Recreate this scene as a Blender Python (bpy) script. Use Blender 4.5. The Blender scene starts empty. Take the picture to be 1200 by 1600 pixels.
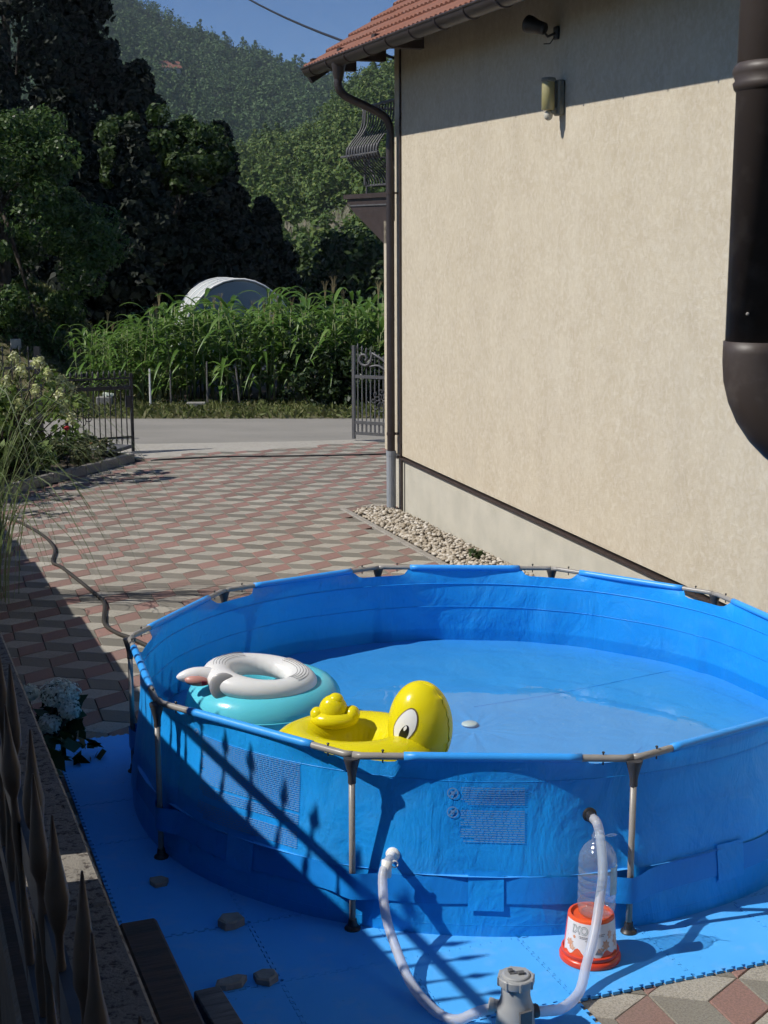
import bpy, math, random
import numpy as np
from mathutils import Vector, Matrix
random.seed(7); RNG = np.random.default_rng(7)
PI = math.pi
sc = bpy.context.scene
COL = sc.collection

# ------------------------------------------------------------------ camera
cam_d = bpy.data.cameras.new('camera'); cam = bpy.data.objects.new('camera', cam_d); COL.objects.link(cam)
CAM = Vector((-.481, -6.948, 2.701)); PITCH = .179
cam.location = CAM; cam.rotation_euler = (PI/2-PITCH, 0, 0)
cam_d.sensor_fit = 'VERTICAL'; cam_d.sensor_height = 36; cam_d.sensor_width = 27
cam_d.lens = 2132.567*36/1600; cam_d.clip_start = .05; cam_d.clip_end = 6000
sc.camera = cam
# ------------------------------------------------------------------ sky and sun
SUN = Vector((-.966*math.cos(math.radians(45)), -.258*math.cos(math.radians(45)), math.sin(math.radians(45)))).normalized()
w = bpy.data.worlds.new('World'); sc.world = w; w.use_nodes = True
nt = w.node_tree; bg = nt.nodes['Background']
sky = nt.nodes.new('ShaderNodeTexSky'); sky.sky_type = 'NISHITA'; sky.sun_disc = False
sky.sun_elevation = math.radians(45); sky.sun_rotation = math.atan2(SUN.x, SUN.y)
sky.altitude = 2500; sky.air_density = 1.0; sky.dust_density = 0; sky.ozone_density = 10
nt.links.new(sky.outputs[0], bg.inputs[0]); bg.inputs[1].default_value = .085
sl = bpy.data.lights.new('sun', 'SUN'); sl.energy = 5.0; sl.angle = math.radians(.53); sl.color = (1, .955, .88)
so = bpy.data.objects.new('sun', sl); COL.objects.link(so); so.location = (-20, -5, 30)
so.rotation_euler = (-SUN).to_track_quat('-Z', 'Y').to_euler()
vs = sc.view_settings; vs.view_transform = 'Standard'; vs.look = 'None'; vs.exposure = .05; vs.gamma = 1; vs.use_curve_mapping = False
sc.render.engine = 'CYCLES'
sc.cycles.use_denoising = True
sc.cycles.use_adaptive_sampling = True; sc.cycles.adaptive_threshold = .03; sc.cycles.adaptive_min_samples = 12
sc.cycles.max_bounces = 6; sc.cycles.transparent_max_bounces = 10; sc.cycles.diffuse_bounces = 2; sc.cycles.volume_bounces = 0
sc.cycles.glossy_bounces = 2; sc.cycles.transmission_bounces = 3
sc.cycles.caustics_reflective = False; sc.cycles.caustics_refractive = False
sc.cycles.sample_clamp_indirect = 6

# ------------------------------------------------------------------ helpers
def V(*a): return Vector(a)
class MB:
    def __init__(s): s.v = []; s.f = []; s.mi = []
    def add(s, vs, fs, M=None, mi=0):
        o = len(s.v)
        s.v += [tuple(M @ Vector(q)) if M is not None else tuple(q) for q in vs]
        s.f += [tuple(i+o for i in q) for q in fs]; s.mi += [mi]*len(fs); return s
    def box(s, c, d, M=None, mi=0):
        x, y, z = c; a, b, h = d[0]/2, d[1]/2, d[2]/2
        vs = [(x+i*a, y+j*b, z+k*h) for k in (-1, 1) for j in (-1, 1) for i in (-1, 1)]
        return s.add(vs, [(0,2,3,1),(4,5,7,6),(0,1,5,4),(2,6,7,3),(0,4,6,2),(1,3,7,5)], M, mi)
    def bbox(s, c, d, b=.004, M=None, mi=0):
        # box with chamfered edges
        x, y, z = c; a, e, h = d[0]/2, d[1]/2, d[2]/2
        vs = []; idx = {}
        for ax in range(3):
            for sg in (-1, 1):
                ring = []
                for (p, q) in ((-1,-1),(1,-1),(1,1),(-1,1)):
                    o = [0,0,0]; dims = [a,e,h]; oth = [i for i in range(3) if i != ax]
                    o[ax] = sg*dims[ax]; o[oth[0]] = p*(dims[oth[0]]-b); o[oth[1]] = q*(dims[oth[1]]-b)
                    idx[(ax, sg, p, q)] = len(vs); vs.append((x+o[0], y+o[1], z+o[2]))
        fs = []
        for ax in range(3):
            for sg in (-1, 1):
                fs.append(tuple(idx[(ax,sg,p,q)] for (p,q) in ((-1,-1),(1,-1),(1,1),(-1,1))))
        def key(ax, sgn):  # vertex of face ax at the corner with signs sgn
            oth = [i for i in range(3) if i != ax]
            return idx[(ax, sgn[ax], sgn[oth[0]], sgn[oth[1]])]
        for ax in range(3):
            o0, o1 = [i for i in range(3) if i != ax]
            for s0 in (-1, 1):
                for s1 in (-1, 1):
                    c1 = [0,0,0]; c1[ax] = -1; c1[o0] = s0; c1[o1] = s1
                    c2 = list(c1); c2[ax] = 1
                    fs.append((key(o0,c1), key(o0,c2), key(o1,c2), key(o1,c1)))
        for sx in (-1,1):
            for sy in (-1,1):
                for sz in (-1,1): fs.append(tuple(key(k,(sx,sy,sz)) for k in range(3)))
        return s.add(vs, fs, M, mi)
    def tube(s, path, r, n=8, cap=True, closed=False, mi=0, squash=None):
        P = [Vector(p) for p in path]; m = len(P); rs = r if isinstance(r, (list, tuple)) else [r]*m
        vs = []; up = None
        for i in range(m):
            if closed: t = P[(i+1) % m]-P[i-1]
            else: t = P[min(i+1, m-1)]-P[max(i-1, 0)]
            t = t.normalized() if t.length > 1e-9 else Vector((0,0,1))
            if up is None:
                up = Vector((0,0,1)) if abs(t.z) < .9 else Vector((0,1,0))
            a = t.cross(up)
            if a.length < 1e-6: a = t.cross(Vector((1,0,0)))
            a.normalize(); b = a.cross(t).normalized(); up = b
            for k in range(n):
                an = 2*PI*k/n
                vs.append(P[i]+(a*math.cos(an)+b*math.sin(an))*rs[i])
        fs = []
        for i in range(m if closed else m-1):
            j = (i+1) % m
            for k in range(n):
                k2 = (k+1) % n; fs.append((i*n+k, i*n+k2, j*n+k2, j*n+k))
        if cap and not closed:
            fs.append(tuple(range(n))[::-1]); fs.append(tuple((m-1)*n+k for k in range(n)))
        return s.add(vs, fs, None, mi)
    def lathe(s, prof, n=16, M=None, cap=True, mi=0):
        vs = []; fs = []
        for (r, z) in prof:
            for k in range(n): vs.append((r*math.cos(2*PI*k/n), r*math.sin(2*PI*k/n), z))
        for i in range(len(prof)-1):
            for k in range(n):
                k2 = (k+1) % n; fs.append((i*n+k, i*n+k2, (i+1)*n+k2, (i+1)*n+k))
        if cap:
            fs.append(tuple(range(n))[::-1]); fs.append(tuple((len(prof)-1)*n+k for k in range(n)))
        return s.add(vs, fs, M, mi)
    def ell(s, c, r, nu=16, nv=10, M=None, fn=None, mi=0):
        vs = []; fs = []
        for i in range(nv+1):
            th = PI*i/nv
            for k in range(nu):
                ph = 2*PI*k/nu; p = Vector((math.sin(th)*math.cos(ph), math.sin(th)*math.sin(ph), math.cos(th)))
                g = fn(p) if fn else 1
                vs.append((c[0]+p.x*r[0]*g, c[1]+p.y*r[1]*g, c[2]+p.z*r[2]*g))
        for i in range(nv):
            for k in range(nu):
                k2 = (k+1) % nu; fs.append((i*nu+k, (i+1)*nu+k, (i+1)*nu+k2, i*nu+k2))
        return s.add(vs, fs, M, mi)
    def torus(s, R, r, M=None, nu=36, nv=16, fn=None, mi=0):
        vs = []; fs = []
        for i in range(nu):
            a = 2*PI*i/nu
            for k in range(nv):
                b = 2*PI*k/nv; g = fn(a, b) if fn else 1
                rr = R+r*g*math.cos(b); vs.append((rr*math.cos(a), rr*math.sin(a), r*g*math.sin(b)))
        for i in range(nu):
            for k in range(nv):
                i2 = (i+1) % nu; k2 = (k+1) % nv; fs.append((i*nv+k, i2*nv+k, i2*nv+k2, i*nv+k2))
        return s.add(vs, fs, M, mi)
    def prism(s, pts, z0, z1, M=None, mi=0):
        n = len(pts); vs = [(p[0], p[1], z0) for p in pts]+[(p[0], p[1], z1) for p in pts]
        fs = [tuple(range(n))[::-1], tuple(range(n, 2*n))]+[(i, (i+1) % n, (i+1) % n+n, i+n) for i in range(n)]
        return s.add(vs, fs, M, mi)
    def mesh(s, name, mats, smooth=False):
        me = bpy.data.meshes.new(name); me.from_pydata(s.v, [], s.f)
        for m in (mats if isinstance(mats, (list, tuple)) else [mats]): me.materials.append(m)
        if any(s.mi): me.polygons.foreach_set('material_index', s.mi)
        if smooth: me.polygons.foreach_set('use_smooth', [True]*len(me.polygons))
        me.update(); return me
    def build(s, name, mats, parent=None, smooth=False, kind=None):
        return link(name, s.mesh(name, mats, smooth), parent, kind)
def link(name, me, parent=None, kind=None, M=None):
    o = bpy.data.objects.new(name, me); COL.objects.link(o)
    if parent is not None: o.parent = parent
    if M is not None: o.matrix_local = M
    if kind: o['kind'] = kind
    return o
def autosmooth(o, ang=40):
    me = o.data; me.polygons.foreach_set('use_smooth', [True]*len(me.polygons)); me.set_sharp_from_angle(angle=math.radians(ang)); return o
def np_mesh(name, verts, quads, mats, smooth=False):
    me = bpy.data.meshes.new(name); n = len(verts); m = len(quads); k = quads.shape[1]
    me.vertices.add(n); me.vertices.foreach_set('co', np.asarray(verts, dtype=np.float32).ravel())
    me.loops.add(m*k); me.loops.foreach_set('vertex_index', np.asarray(quads, dtype=np.int32).ravel())
    me.polygons.add(m); me.polygons.foreach_set('loop_start', np.arange(0, m*k, k, dtype=np.int32))
    me.polygons.foreach_set('use_smooth', np.full(m, smooth, dtype=bool))
    me.materials.append(mats); me.update(calc_edges=True); return me
def tag(o, label, cat, group=None, kind=None):
    if label: o['label'] = label
    if cat: o['category'] = cat
    if group: o['group'] = group
    if kind: o['kind'] = kind
    return o
def thing(name, label, cat, loc=(0,0,0), rz=0, group=None, M=None):
    o = bpy.data.objects.new(name, None); COL.objects.link(o); o.empty_display_size = .1
    if M is not None: o.matrix_world = M
    else: o.location = loc; o.rotation_euler = (0, 0, rz)
    return tag(o, label, cat, group)
def TR(x, y, z, rz=0, rx=0, ry=0, s=1):
    return Matrix.Translation((x,y,z)) @ Matrix.Rotation(rz,4,'Z') @ Matrix.Rotation(ry,4,'Y') @ Matrix.Rotation(rx,4,'X') @ Matrix.Scale(s,4)
def catmull(P, n=8):
    P = [Vector(p) for p in P]; out = []
    for i in range(len(P)-1):
        a = P[max(i-1,0)]; b = P[i]; c = P[i+1]; d = P[min(i+2,len(P)-1)]
        for k in range(n):
            t = k/n
            out.append(.5*((2*b)+(c-a)*t+(2*a-5*b+4*c-d)*t*t+(3*b-a-3*c+d)*t**3))
    out.append(P[-1]); return out
def sst(a, b, x):
    t = min(1, max(0, (x-a)/(b-a))); return t*t*(3-2*t)

# ------------------------------------------------------------------ materials
def lin(r, g, b):
    f = lambda c: (c/255/12.92) if c/255 <= .04045 else ((c/255+.055)/1.055)**2.4
    return (f(r), f(g), f(b), 1)
class NT:
    def __init__(s, name):
        s.m = bpy.data.materials.new(name); s.m.use_nodes = True; s.t = s.m.node_tree; s.N = s.t.nodes
        s.b = s.N['Principled BSDF']; s.out = s.N['Material Output']
    def n(s, ty, **kw):
        o = s.N.new(ty)
        for k, v in kw.items(): setattr(o, k, v)
        return o
    def l(s, a, b): s.t.links.new(a, b)
    def pos(s, kind='Object'):
        return s.n('ShaderNodeTexCoord').outputs[kind] if kind != 'World' else s.n('ShaderNodeNewGeometry').outputs['Position']
    def noise(s, scale, detail=4, rough=.55, co=None, stretch=None, out='Fac', dist=0):
        co = co or s.pos()
        if stretch:
            mp = s.n('ShaderNodeMapping'); mp.inputs['Scale'].default_value = stretch; s.l(co, mp.inputs[0]); co = mp.outputs[0]
        t = s.n('ShaderNodeTexNoise'); t.inputs['Scale'].default_value = scale; t.inputs['Detail'].default_value = detail
        t.inputs['Roughness'].default_value = rough; t.inputs['Distortion'].default_value = dist; s.l(co, t.inputs['Vector']); return t.outputs[out]
    def ramp(s, f, stops):
        r = s.n('ShaderNodeValToRGB'); e = r.color_ramp.elements
        while len(e) < len(stops): e.new(.5)
        for q, (p, c) in zip(e, stops): q.position = p; q.color = c if len(c) == 4 else (*c, 1)
        s.l(f, r.inputs[0]); return r.outputs[0]
    def mix(s, f, a, b, mode='MIX'):
        m = s.n('ShaderNodeMix', data_type='RGBA', blend_type=mode)
        for i, q in ((0, f), (6, a), (7, b)):
            if hasattr(q, 'links') or isinstance(q, bpy.types.NodeSocket): s.l(q, m.inputs[i])
            else: m.inputs[i].default_value = q if i == 0 else (q if len(q) == 4 else (*q, 1))
        return m.outputs[2]
    def math(s, op, a, b=None):
        m = s.n('ShaderNodeMath', operation=op)
        for i, q in ((0, a), (1, b)):
            if q is None: continue
            if isinstance(q, bpy.types.NodeSocket): s.l(q, m.inputs[i])
            else: m.inputs[i].default_value = q
        return m.outputs[0]
    def bump(s, h, st=.3, dist=.01, chain=None):
        b = s.n('ShaderNodeBump'); b.inputs['Strength'].default_value = st; b.inputs['Distance'].default_value = dist
        s.l(h, b.inputs['Height'])
        if chain: s.l(chain, b.inputs['Normal'])
        s.l(b.outputs[0], s.b.inputs['Normal']); return b.outputs[0]
    def col(s, c):
        if isinstance(c, bpy.types.NodeSocket): s.l(c, s.b.inputs['Base Color'])
        else: s.b.inputs['Base Color'].default_value = c if len(c) == 4 else (*c, 1)
    def set(s, rough=.6, spec=.5, metal=0):
        s.b.inputs['Roughness'].default_value = rough; s.b.inputs['Specular IOR Level'].default_value = spec; s.b.inputs['Metallic'].default_value = metal
        return s
def simple(name, c, rough=.5, c2=None, scale=6, bump=0, bscale=30, bdist=.004, metal=0, spec=.5, detail=4, stretch=None, lo=.35, hi=.65):
    t = NT(name).set(rough, spec, metal)
    c = c if len(c) == 4 else (*c, 1)
    if c2 is not None: t.col(t.mix(t.ramp(t.noise(scale, detail, stretch=stretch), [(lo, (0,0,0)), (hi, (1,1,1))]), c, c2))
    else: t.col(c)
    if bump: t.bump(t.noise(bscale, 5, stretch=stretch), bump, bdist)
    return t.m
def foliage(name, c1, c2, c3=None, rough=.55, trans=.3, spec=.3):
    t = NT(name).set(rough, spec)
    g = t.n('ShaderNodeNewGeometry'); r = g.outputs['Random Per Island']
    st = [(0, c1), (.6, c2), (1, c3 or c2)]
    c = t.ramp(r, st)
    oi = t.n('ShaderNodeObjectInfo')
    c = t.mix(t.math('MULTIPLY', oi.outputs['Random'], .35), c, c1)
    t.col(c)
    tr = t.n('ShaderNodeBsdfTranslucent'); t.l(c, tr.inputs[0])
    mx = t.n('ShaderNodeMixShader'); mx.inputs[0].default_value = trans
    t.l(t.b.outputs[0], mx.inputs[1]); t.l(tr.outputs[0], mx.inputs[2]); t.l(mx.outputs[0], t.out.inputs[0])
    return t.m
M = {}
def plaster():
    t = NT('plaster').set(.92, .12); co = t.pos()
    big = t.noise(.7, 4, .6, co, (1, 1, .4)); worm = t.noise(20, 6, .68, co, (1, 1, .85), dist=.7); mid = t.noise(3.6, 6, .68, co, (1, 1, .75))
    c = t.mix(t.ramp(big, [(.3, (0,0,0)), (.7, (1,1,1))]), (.50,.435,.325), (.535,.475,.37))
    c = t.mix(t.ramp(mid, [(.40, (0,0,0)), (.66, (.9,.9,.9))]), c, (.455,.392,.295))
    c = t.mix(t.ramp(worm, [(.44, (0,0,0)), (.66, (.6,.6,.6))]), c, (.61,.56,.465))
    st = t.noise(1.3, 5, .6, co, (1, 1, .12))
    c = t.mix(t.ramp(st, [(.5, (0,0,0)), (.80, (.3,.3,.3))]), c, (.40,.35,.275))
    t.col(c); b = t.bump(worm, .6, .005); t.bump(t.noise(150, 4, .7, co), .5, .003, b); return t.m
M['plaster'] = plaster()
M['plinth'] = simple('plinth_render', (.50,.475,.40), .85, (.43,.41,.345), 3.5, .4, 90, .004, detail=8)
M['trim'] = simple('brown_trim', (.035,.024,.022), .45, (.05,.036,.032), 8)
M['pipe'] = simple('brown_pipe_metal', (.028,.021,.021), .42, (.040,.032,.032), 5, .1, 30, .002)
M['oldpipe'] = simple('scuffed_brown_pipe', (.05,.038,.034), .5, (.10,.085,.078), 14, .15, 40, .002, detail=8, lo=.52, hi=.75)
M['greypipe'] = simple('grey_plastic_pipe', (.24,.27,.31), .5, (.28,.30,.33), 6)
M['tile'] = (lambda t: (t.col(t.mix(t.math('MULTIPLY', t.n('ShaderNodeObjectInfo').outputs['Random'], .8),
        t.mix(t.ramp(t.noise(18, 5), [(.4, (0,0,0)), (.7, (1,1,1))]), (.25,.098,.062), (.15,.072,.052)), (.20,.10,.075))), t.bump(t.noise(60, 4), .3, .003), t.m)[-1])(NT('clay_tile').set(.8, .25))
M['rooffelt'] = simple('dark_roof_edge', (.02,.016,.016), .7)
M['wood_dark'] = simple('dark_timber', (.085,.052,.032), .7, (.035,.024,.016), 3, .5, 14, .006, stretch=(1, 8, 8))
M['wood_grey'] = simple('weathered_plank', (.17,.16,.15), .8, (.09,.085,.08), 6, .6, 20, .004, stretch=(1, 9, 9))
def concrete(name, c1, c2, c3, s=1.0):
    t = NT(name).set(.92, .15); co = t.pos()
    n1 = t.noise(3*s, 5, .6, co); n2 = t.noise(45*s, 5, .7, co)
    c = t.mix(t.ramp(n1, [(.35, (0,0,0)), (.68, (1,1,1))]), c1, c2)
    c = t.mix(t.ramp(n2, [(.38, (1,1,1)), (.5, (0,0,0))]), c, c3)
    t.col(c); t.bump(n2, .8, .008); return t.m
M['coping'] = concrete('rough_coping_concrete', (.20,.185,.16), (.26,.24,.21), (.07,.06,.055))
M['kerb'] = concrete('kerb_concrete', (.27,.25,.22), (.33,.31,.28), (.20,.18,.16))
M['wallconc'] = concrete('terrace_concrete', (.30,.28,.25), (.24,.22,.20), (.15,.14,.12))
M['apron'] = concrete('apron_concrete', (.36,.34,.30), (.40,.38,.34), (.30,.28,.25), .6)
def paver(name, c1, c2):
    t = NT(name).set(.88, .2); co = t.pos('World'); g = t.n('ShaderNodeNewGeometry'); oi = t.n('ShaderNodeObjectInfo')
    r = t.math('FRACT', t.math('ADD', g.outputs['Random Per Island'], oi.outputs['Random']))
    c = t.mix(r, c1, c2)
    dirt = t.noise(.8, 5, .65, co)
    c = t.mix(t.ramp(dirt, [(.42, (0,0,0)), (.74, (.6,.6,.6))]), c, (.21,.18,.15))
    sp = t.noise(110, 3, .7, co)
    c = t.mix(t.ramp(sp, [(.40, (.45,.45,.45)), (.56, (0,0,0))]), c, (.09,.08,.07))
    t.col(c); t.bump(sp, .5, .003); return t.m
M['pav_red'] = paver('red_paver', (.33,.19,.165), (.235,.145,.125))
M['pav_light'] = paver('light_grey_paver', (.46,.43,.37), (.345,.325,.28))
M['pav_dark'] = paver('dark_grey_paver', (.16,.152,.128), (.235,.222,.19))
M['sand'] = simple('joint_sand', (.045,.033,.028), .95, (.03,.023,.019), 30)
M['asphalt'] = (lambda t: (t.col(t.mix(t.ramp(t.noise(.5, 5, .6, t.pos('World'), (1, 3, 1)), [(.35, (0,0,0)), (.7, (1,1,1))]), (.27,.255,.23), (.22,.21,.19))), t.bump(t.noise(90, 3, .7, t.pos('World')), .4, .004), t.m)[-1])(NT('asphalt').set(.9, .2))
M['soil'] = simple('soil', (.05,.038,.026), .95, (.085,.065,.042), 4, .5, 20, .02)
M['grassground'] = simple('grass_ground', (.075,.085,.032), .95, (.13,.105,.055), 1.2, .5, 25, .02, detail=8)
M['hillground'] = simple('hill_ground', (.035,.05,.018), .95, (.055,.07,.028), .05, 0, 1, detail=8)
def foam():
    t = NT('blue_foam').set(.7, .25); co = t.pos('World'); oi = t.n('ShaderNodeObjectInfo')
    c = t.mix(t.ramp(t.noise(2.2, 4, .6, co), [(.3, (0,0,0)), (.75, (1,1,1))]), (.055,.36,.86), (.085,.42,.91))
    c = t.mix(t.math('MULTIPLY', oi.outputs['Random'], .22), c, (.10,.40,.82))
    c = t.mix(t.ramp(t.noise(6, 6, .7, co), [(.52, (0,0,0)), (.8, (.4,.4,.4))]), c, (.26,.47,.74))
    c = t.mix(t.ramp(t.noise(26, 3, .6, co, dist=2), [(.70, (0,0,0)), (.76, (.8,.8,.8))]), c, (.02,.10,.28))
    t.col(c); b = t.bump(t.noise(4, 3, .5, co), .35, .012); t.bump(t.noise(240, 2, .6, co), .4, .0015, b); return t.m
M['foam'] = foam()
def vinyl(name, c1, c2, rough=.38, wr=.35, trans=0, fade=False):
    t = NT(name).set(rough, .45); co = t.pos()
    t.col(t.mix(t.ramp(t.noise(1.6, 3, .6, co), [(.3, (0,0,0)), (.7, (1,1,1))]), c1, c2))
    if fade:
        cc = t.b.inputs['Base Color'].links[0].from_socket
        f1 = t.ramp(t.noise(3.0, 6, .7, co, (1, 1, 1.6)), [(.48, (0,0,0)), (.8, (.45,.45,.45))])
        t.col(t.mix(f1, cc, (c2[0]+.07, c2[1]+.05, c2[2]*.92)))
    b = t.bump(t.noise(4.5, 4, .55, co, (1, 1, .6), dist=.8), wr, .03); t.bump(t.noise(17, 3, .5, co, (1.4, 1.4, .7), dist=1.2), wr*.5, .008, b)
    if trans:
        tr = t.n('ShaderNodeBsdfTranslucent'); tr.inputs[0].default_value = (*c2, 1)
        mx = t.n('ShaderNodeMixShader'); mx.inputs[0].default_value = trans
        t.l(t.b.outputs[0], mx.inputs[1]); t.l(tr.outputs[0], mx.inputs[2]); t.l(mx.outputs[0], t.out.inputs[0])
    return t.m
M['liner'] = vinyl('blue_pool_vinyl', (.010,.31,.88), (.014,.34,.90), .40, .6, .12, True)
M['floor'] = vinyl('blue_pool_floor_vinyl', (.055,.37,.86), (.075,.40,.90), .45, .3, 0, True)
M['belt'] = vinyl('blue_belt_webbing', (.005,.22,.70), (.007,.24,.74), .5, .25)
M['sleeve'] = vinyl('blue_sleeve_vinyl', (.035,.31,.82), (.04,.33,.86), .4, .15)
M['print'] = simple('pale_blue_print', (.14,.32,.62), .6)
M['steel'] = simple('grey_coated_steel', (.25,.235,.215), .38, (.29,.275,.255), 10)
M['blackplastic'] = simple('black_plastic', (.018,.018,.02), .45)
M['darkgreyplastic'] = simple('dark_grey_plastic', (.045,.045,.05), .5)
M['pumpgrey'] = simple('grey_pump_plastic', (.30,.31,.32), .45, (.34,.35,.36), 5)
M['pumpdark'] = simple('dark_pump_recess', (.09,.09,.095), .5)
M['white'] = simple('white_plastic', (.72,.72,.70), .4)
M['whitevinyl'] = vinyl('white_inflatable_vinyl', (.88,.87,.86), (.90,.89,.88), .3, .12, .25)
M['greyprint'] = simple('grey_print', (.22,.20,.20), .4)
M['pinkprint'] = simple('pink_print', (.50,.24,.20), .4)
M['orangeprint'] = simple('yellow_print', (.75,.42,.08), .4)
M['redprint'] = simple('dark_red_print', (.30,.03,.06), .4)
M['turq'] = vinyl('turquoise_vinyl', (.14,.72,.86), (.16,.75,.90), .22, .12, .3)
M['yellow'] = vinyl('yellow_vinyl', (.88,.77,.012), (.92,.80,.015), .22, .14, .3)
M['black'] = simple('black_print', (.008,.008,.008), .35)
M['orangevinyl'] = simple('orange_vinyl', (.42,.25,.03), .25)
M['brownprint'] = simple('brown_print', (.13,.085,.045), .4)
M['red'] = simple('orange_red_plastic', (.62,.055,.018), .32, (.56,.045,.015), 4)
M['orange'] = simple('orange_plastic', (.78,.105,.022), .32, (.72,.09,.02), 4)
M['iron'] = simple('dark_wrought_iron', (.03,.03,.033), .5, (.05,.047,.046), 8, .2, 30, .003)
M['irongrey'] = simple('grey_wrought_iron', (.075,.075,.08), .5, (.10,.10,.105), 8)
M['irondark'] = simple('brown_black_iron', (.018,.013,.010), .6, (.06,.028,.014), 9, .3, 22, .004)
M['railgrey'] = simple('sky_sheen_rail', (.05,.058,.07), .5, (.022,.022,.026), 12, .3, 25, .003)  # blue-grey sheen of the sky on dark rails, put into the base colour
M['terracotta'] = simple('brown_turned_wood', (.10,.042,.020), .35, (.06,.025,.012), 6)
M['bark'] = simple('bark', (.06,.046,.035), .9, (.035,.027,.02), 8, .6, 14, .02, stretch=(4, 4, 1))
M['stone'] = simple('pale_stone', (.46,.42,.36), .85, (.36,.33,.29), 8, .4, 40, .004)
M['slate'] = simple('grey_stone_chip', (.27,.26,.235), .85, (.20,.195,.175), 14, .5, 40, .005)
M['slab'] = simple('dark_grey_slab', (.10,.10,.105), .6, (.12,.12,.125), 5)
def pebble():
    t = NT('gravel_pebble').set(.8, .25); r = t.n('ShaderNodeNewGeometry').outputs['Random Per Island']
    t.col(t.ramp(r, [(0, (.22,.18,.13)), (.3, (.36,.31,.24)), (.7, (.46,.41,.34)), (1, (.56,.52,.46))])); return t.m
M['pebble'] = pebble()
def hosemat():
    t = NT('milky_hose_plastic').set(.35, .5); t.col((.74,.77,.84)); 
    tr = t.n('ShaderNodeBsdfTranslucent'); tr.inputs[0].default_value = (.66,.69,.76,1)
    tp = t.n('ShaderNodeBsdfTransparent'); tp.inputs[0].default_value = (.82,.86,.95,1)
    mx = t.n('ShaderNodeMixShader'); mx.inputs[0].default_value = .35
    t.l(t.b.outputs[0], mx.inputs[1]); t.l(tr.outputs[0], mx.inputs[2])
    m2 = t.n('ShaderNodeMixShader'); m2.inputs[0].default_value = .36
    t.l(mx.outputs[0], m2.inputs[1]); t.l(tp.outputs[0], m2.inputs[2]); t.l(m2.outputs[0], t.out.inputs[0]); return t.m
M['hose'] = hosemat()
def clearmat(name, tint, gl=.08, rough=.05, ior=1.45, bumpy=0, bs=8, bd=.01, milky=0, thin=False):
    t = NT(name); t.N.remove(t.b)
    tp = t.n('ShaderNodeBsdfTransparent'); tp.inputs[0].default_value = (*tint, 1)
    g = t.n('ShaderNodeBsdfGlossy'); g.inputs['Roughness'].default_value = rough
    if thin:
        fr = t.n('ShaderNodeLayerWeight'); fr.inputs[0].default_value = .35; f = t.math('MULTIPLY', t.math('POWER', fr.outputs['Facing'], 3), .6)
    else:
        fr = t.n('ShaderNodeFresnel'); fr.inputs[0].default_value = ior; f = fr.outputs[0]
    mx = t.n('ShaderNodeMixShader')
    if bumpy:
        b = t.n('ShaderNodeBump'); b.inputs['Strength'].default_value = bumpy; b.inputs['Distance'].default_value = bd
        t.l(t.noise(bs, 3, .5), b.inputs['Height']); t.l(b.outputs[0], g.inputs['Normal']); t.l(b.outputs[0], fr.inputs['Normal'])
    t.l(t.math('ADD', f, gl), mx.inputs[0])
    t.l(tp.outputs[0], mx.inputs[1]); t.l(g.outputs[0], mx.inputs[2])
    o = mx.outputs[0]
    if milky:
        d = t.n('ShaderNodeBsdfDiffuse'); d.inputs[0].default_value = (.75,.8,.82,1); m3 = t.n('ShaderNodeMixShader'); m3.inputs[0].default_value = milky
        t.l(o, m3.inputs[1]); t.l(d.outputs[0], m3.inputs[2]); o = m3.outputs[0]
    t.l(o, t.out.inputs[0]); return t.m
M['water'] = clearmat('pool_water', (.86,.96,1.0), 0, .006, 1.36, .06, 4.0, .02)
M['bottle'] = clearmat('clear_bottle_plastic', (.90,.95,.975), .09, .06, 1.4, .7, 26, .012, .09, True)
M['label'] = simple('pale_blue_bottle_label', (.26,.42,.55), .35, (.42,.55,.64), 30)
M['film'] = clearmat('greenhouse_film', (.62,.66,.66), .02, .3, 1.4, .3, 4, .02, .5, True)
M['lampglass'] = simple('yellowed_lamp_glass', (.30,.27,.13), .3)
M['lampbody'] = simple('grey_green_lamp_body', (.16,.16,.13), .5)
M['panicle'] = foliage('panicle_bloom', (.42,.46,.17), (.58,.60,.30), (.66,.66,.48), .7, .2)
M['mophead'] = foliage('white_mophead_bloom', (.62,.68,.58), (.74,.78,.68), (.82,.84,.78), .7, .25)
M['redbloom'] = simple('red_petals', (.45,.02,.03), .5)
M['lf_hyd'] = foliage('hydrangea_leaf', (.07,.12,.022), (.13,.20,.04), (.20,.27,.07))
M['lf_near'] = foliage('near_tree_leaf', (.03,.065,.014), (.07,.13,.03), (.17,.24,.08), .4, .4)
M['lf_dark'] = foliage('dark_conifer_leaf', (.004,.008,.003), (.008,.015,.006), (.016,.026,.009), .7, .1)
M['lf_maple'] = foliage('maple_leaf', (.025,.055,.012), (.05,.09,.02), (.10,.145,.035))
M['lf_bush'] = foliage('bush_leaf', (.022,.045,.012), (.045,.08,.02), (.08,.115,.035))
M['lf_hillA'] = foliage('hillside_leaf', (.045,.09,.018), (.09,.15,.03), (.165,.20,.05), .7, .2)
M['lf_hillB'] = foliage('far_hill_leaf', (.035,.08,.024), (.065,.125,.038), (.11,.17,.06), .7, .15)
M['corn'] = foliage('corn_leaf', (.08,.16,.03), (.14,.25,.05), (.24,.34,.11), .35, .4)
M['cornstalk'] = simple('corn_stalk', (.14,.19,.06), .6, (.20,.20,.09), 5)
M['tassel'] = simple('corn_tassel', (.30,.24,.12), .8)
M['grassblade'] = foliage('ornamental_grass_blade', (.10,.15,.05), (.17,.22,.09), (.32,.36,.22), .5, .35)
M['lowgrass'] = foliage('verge_grass', (.08,.11,.028), (.15,.17,.055), (.24,.22,.11), .7, .3)
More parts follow.
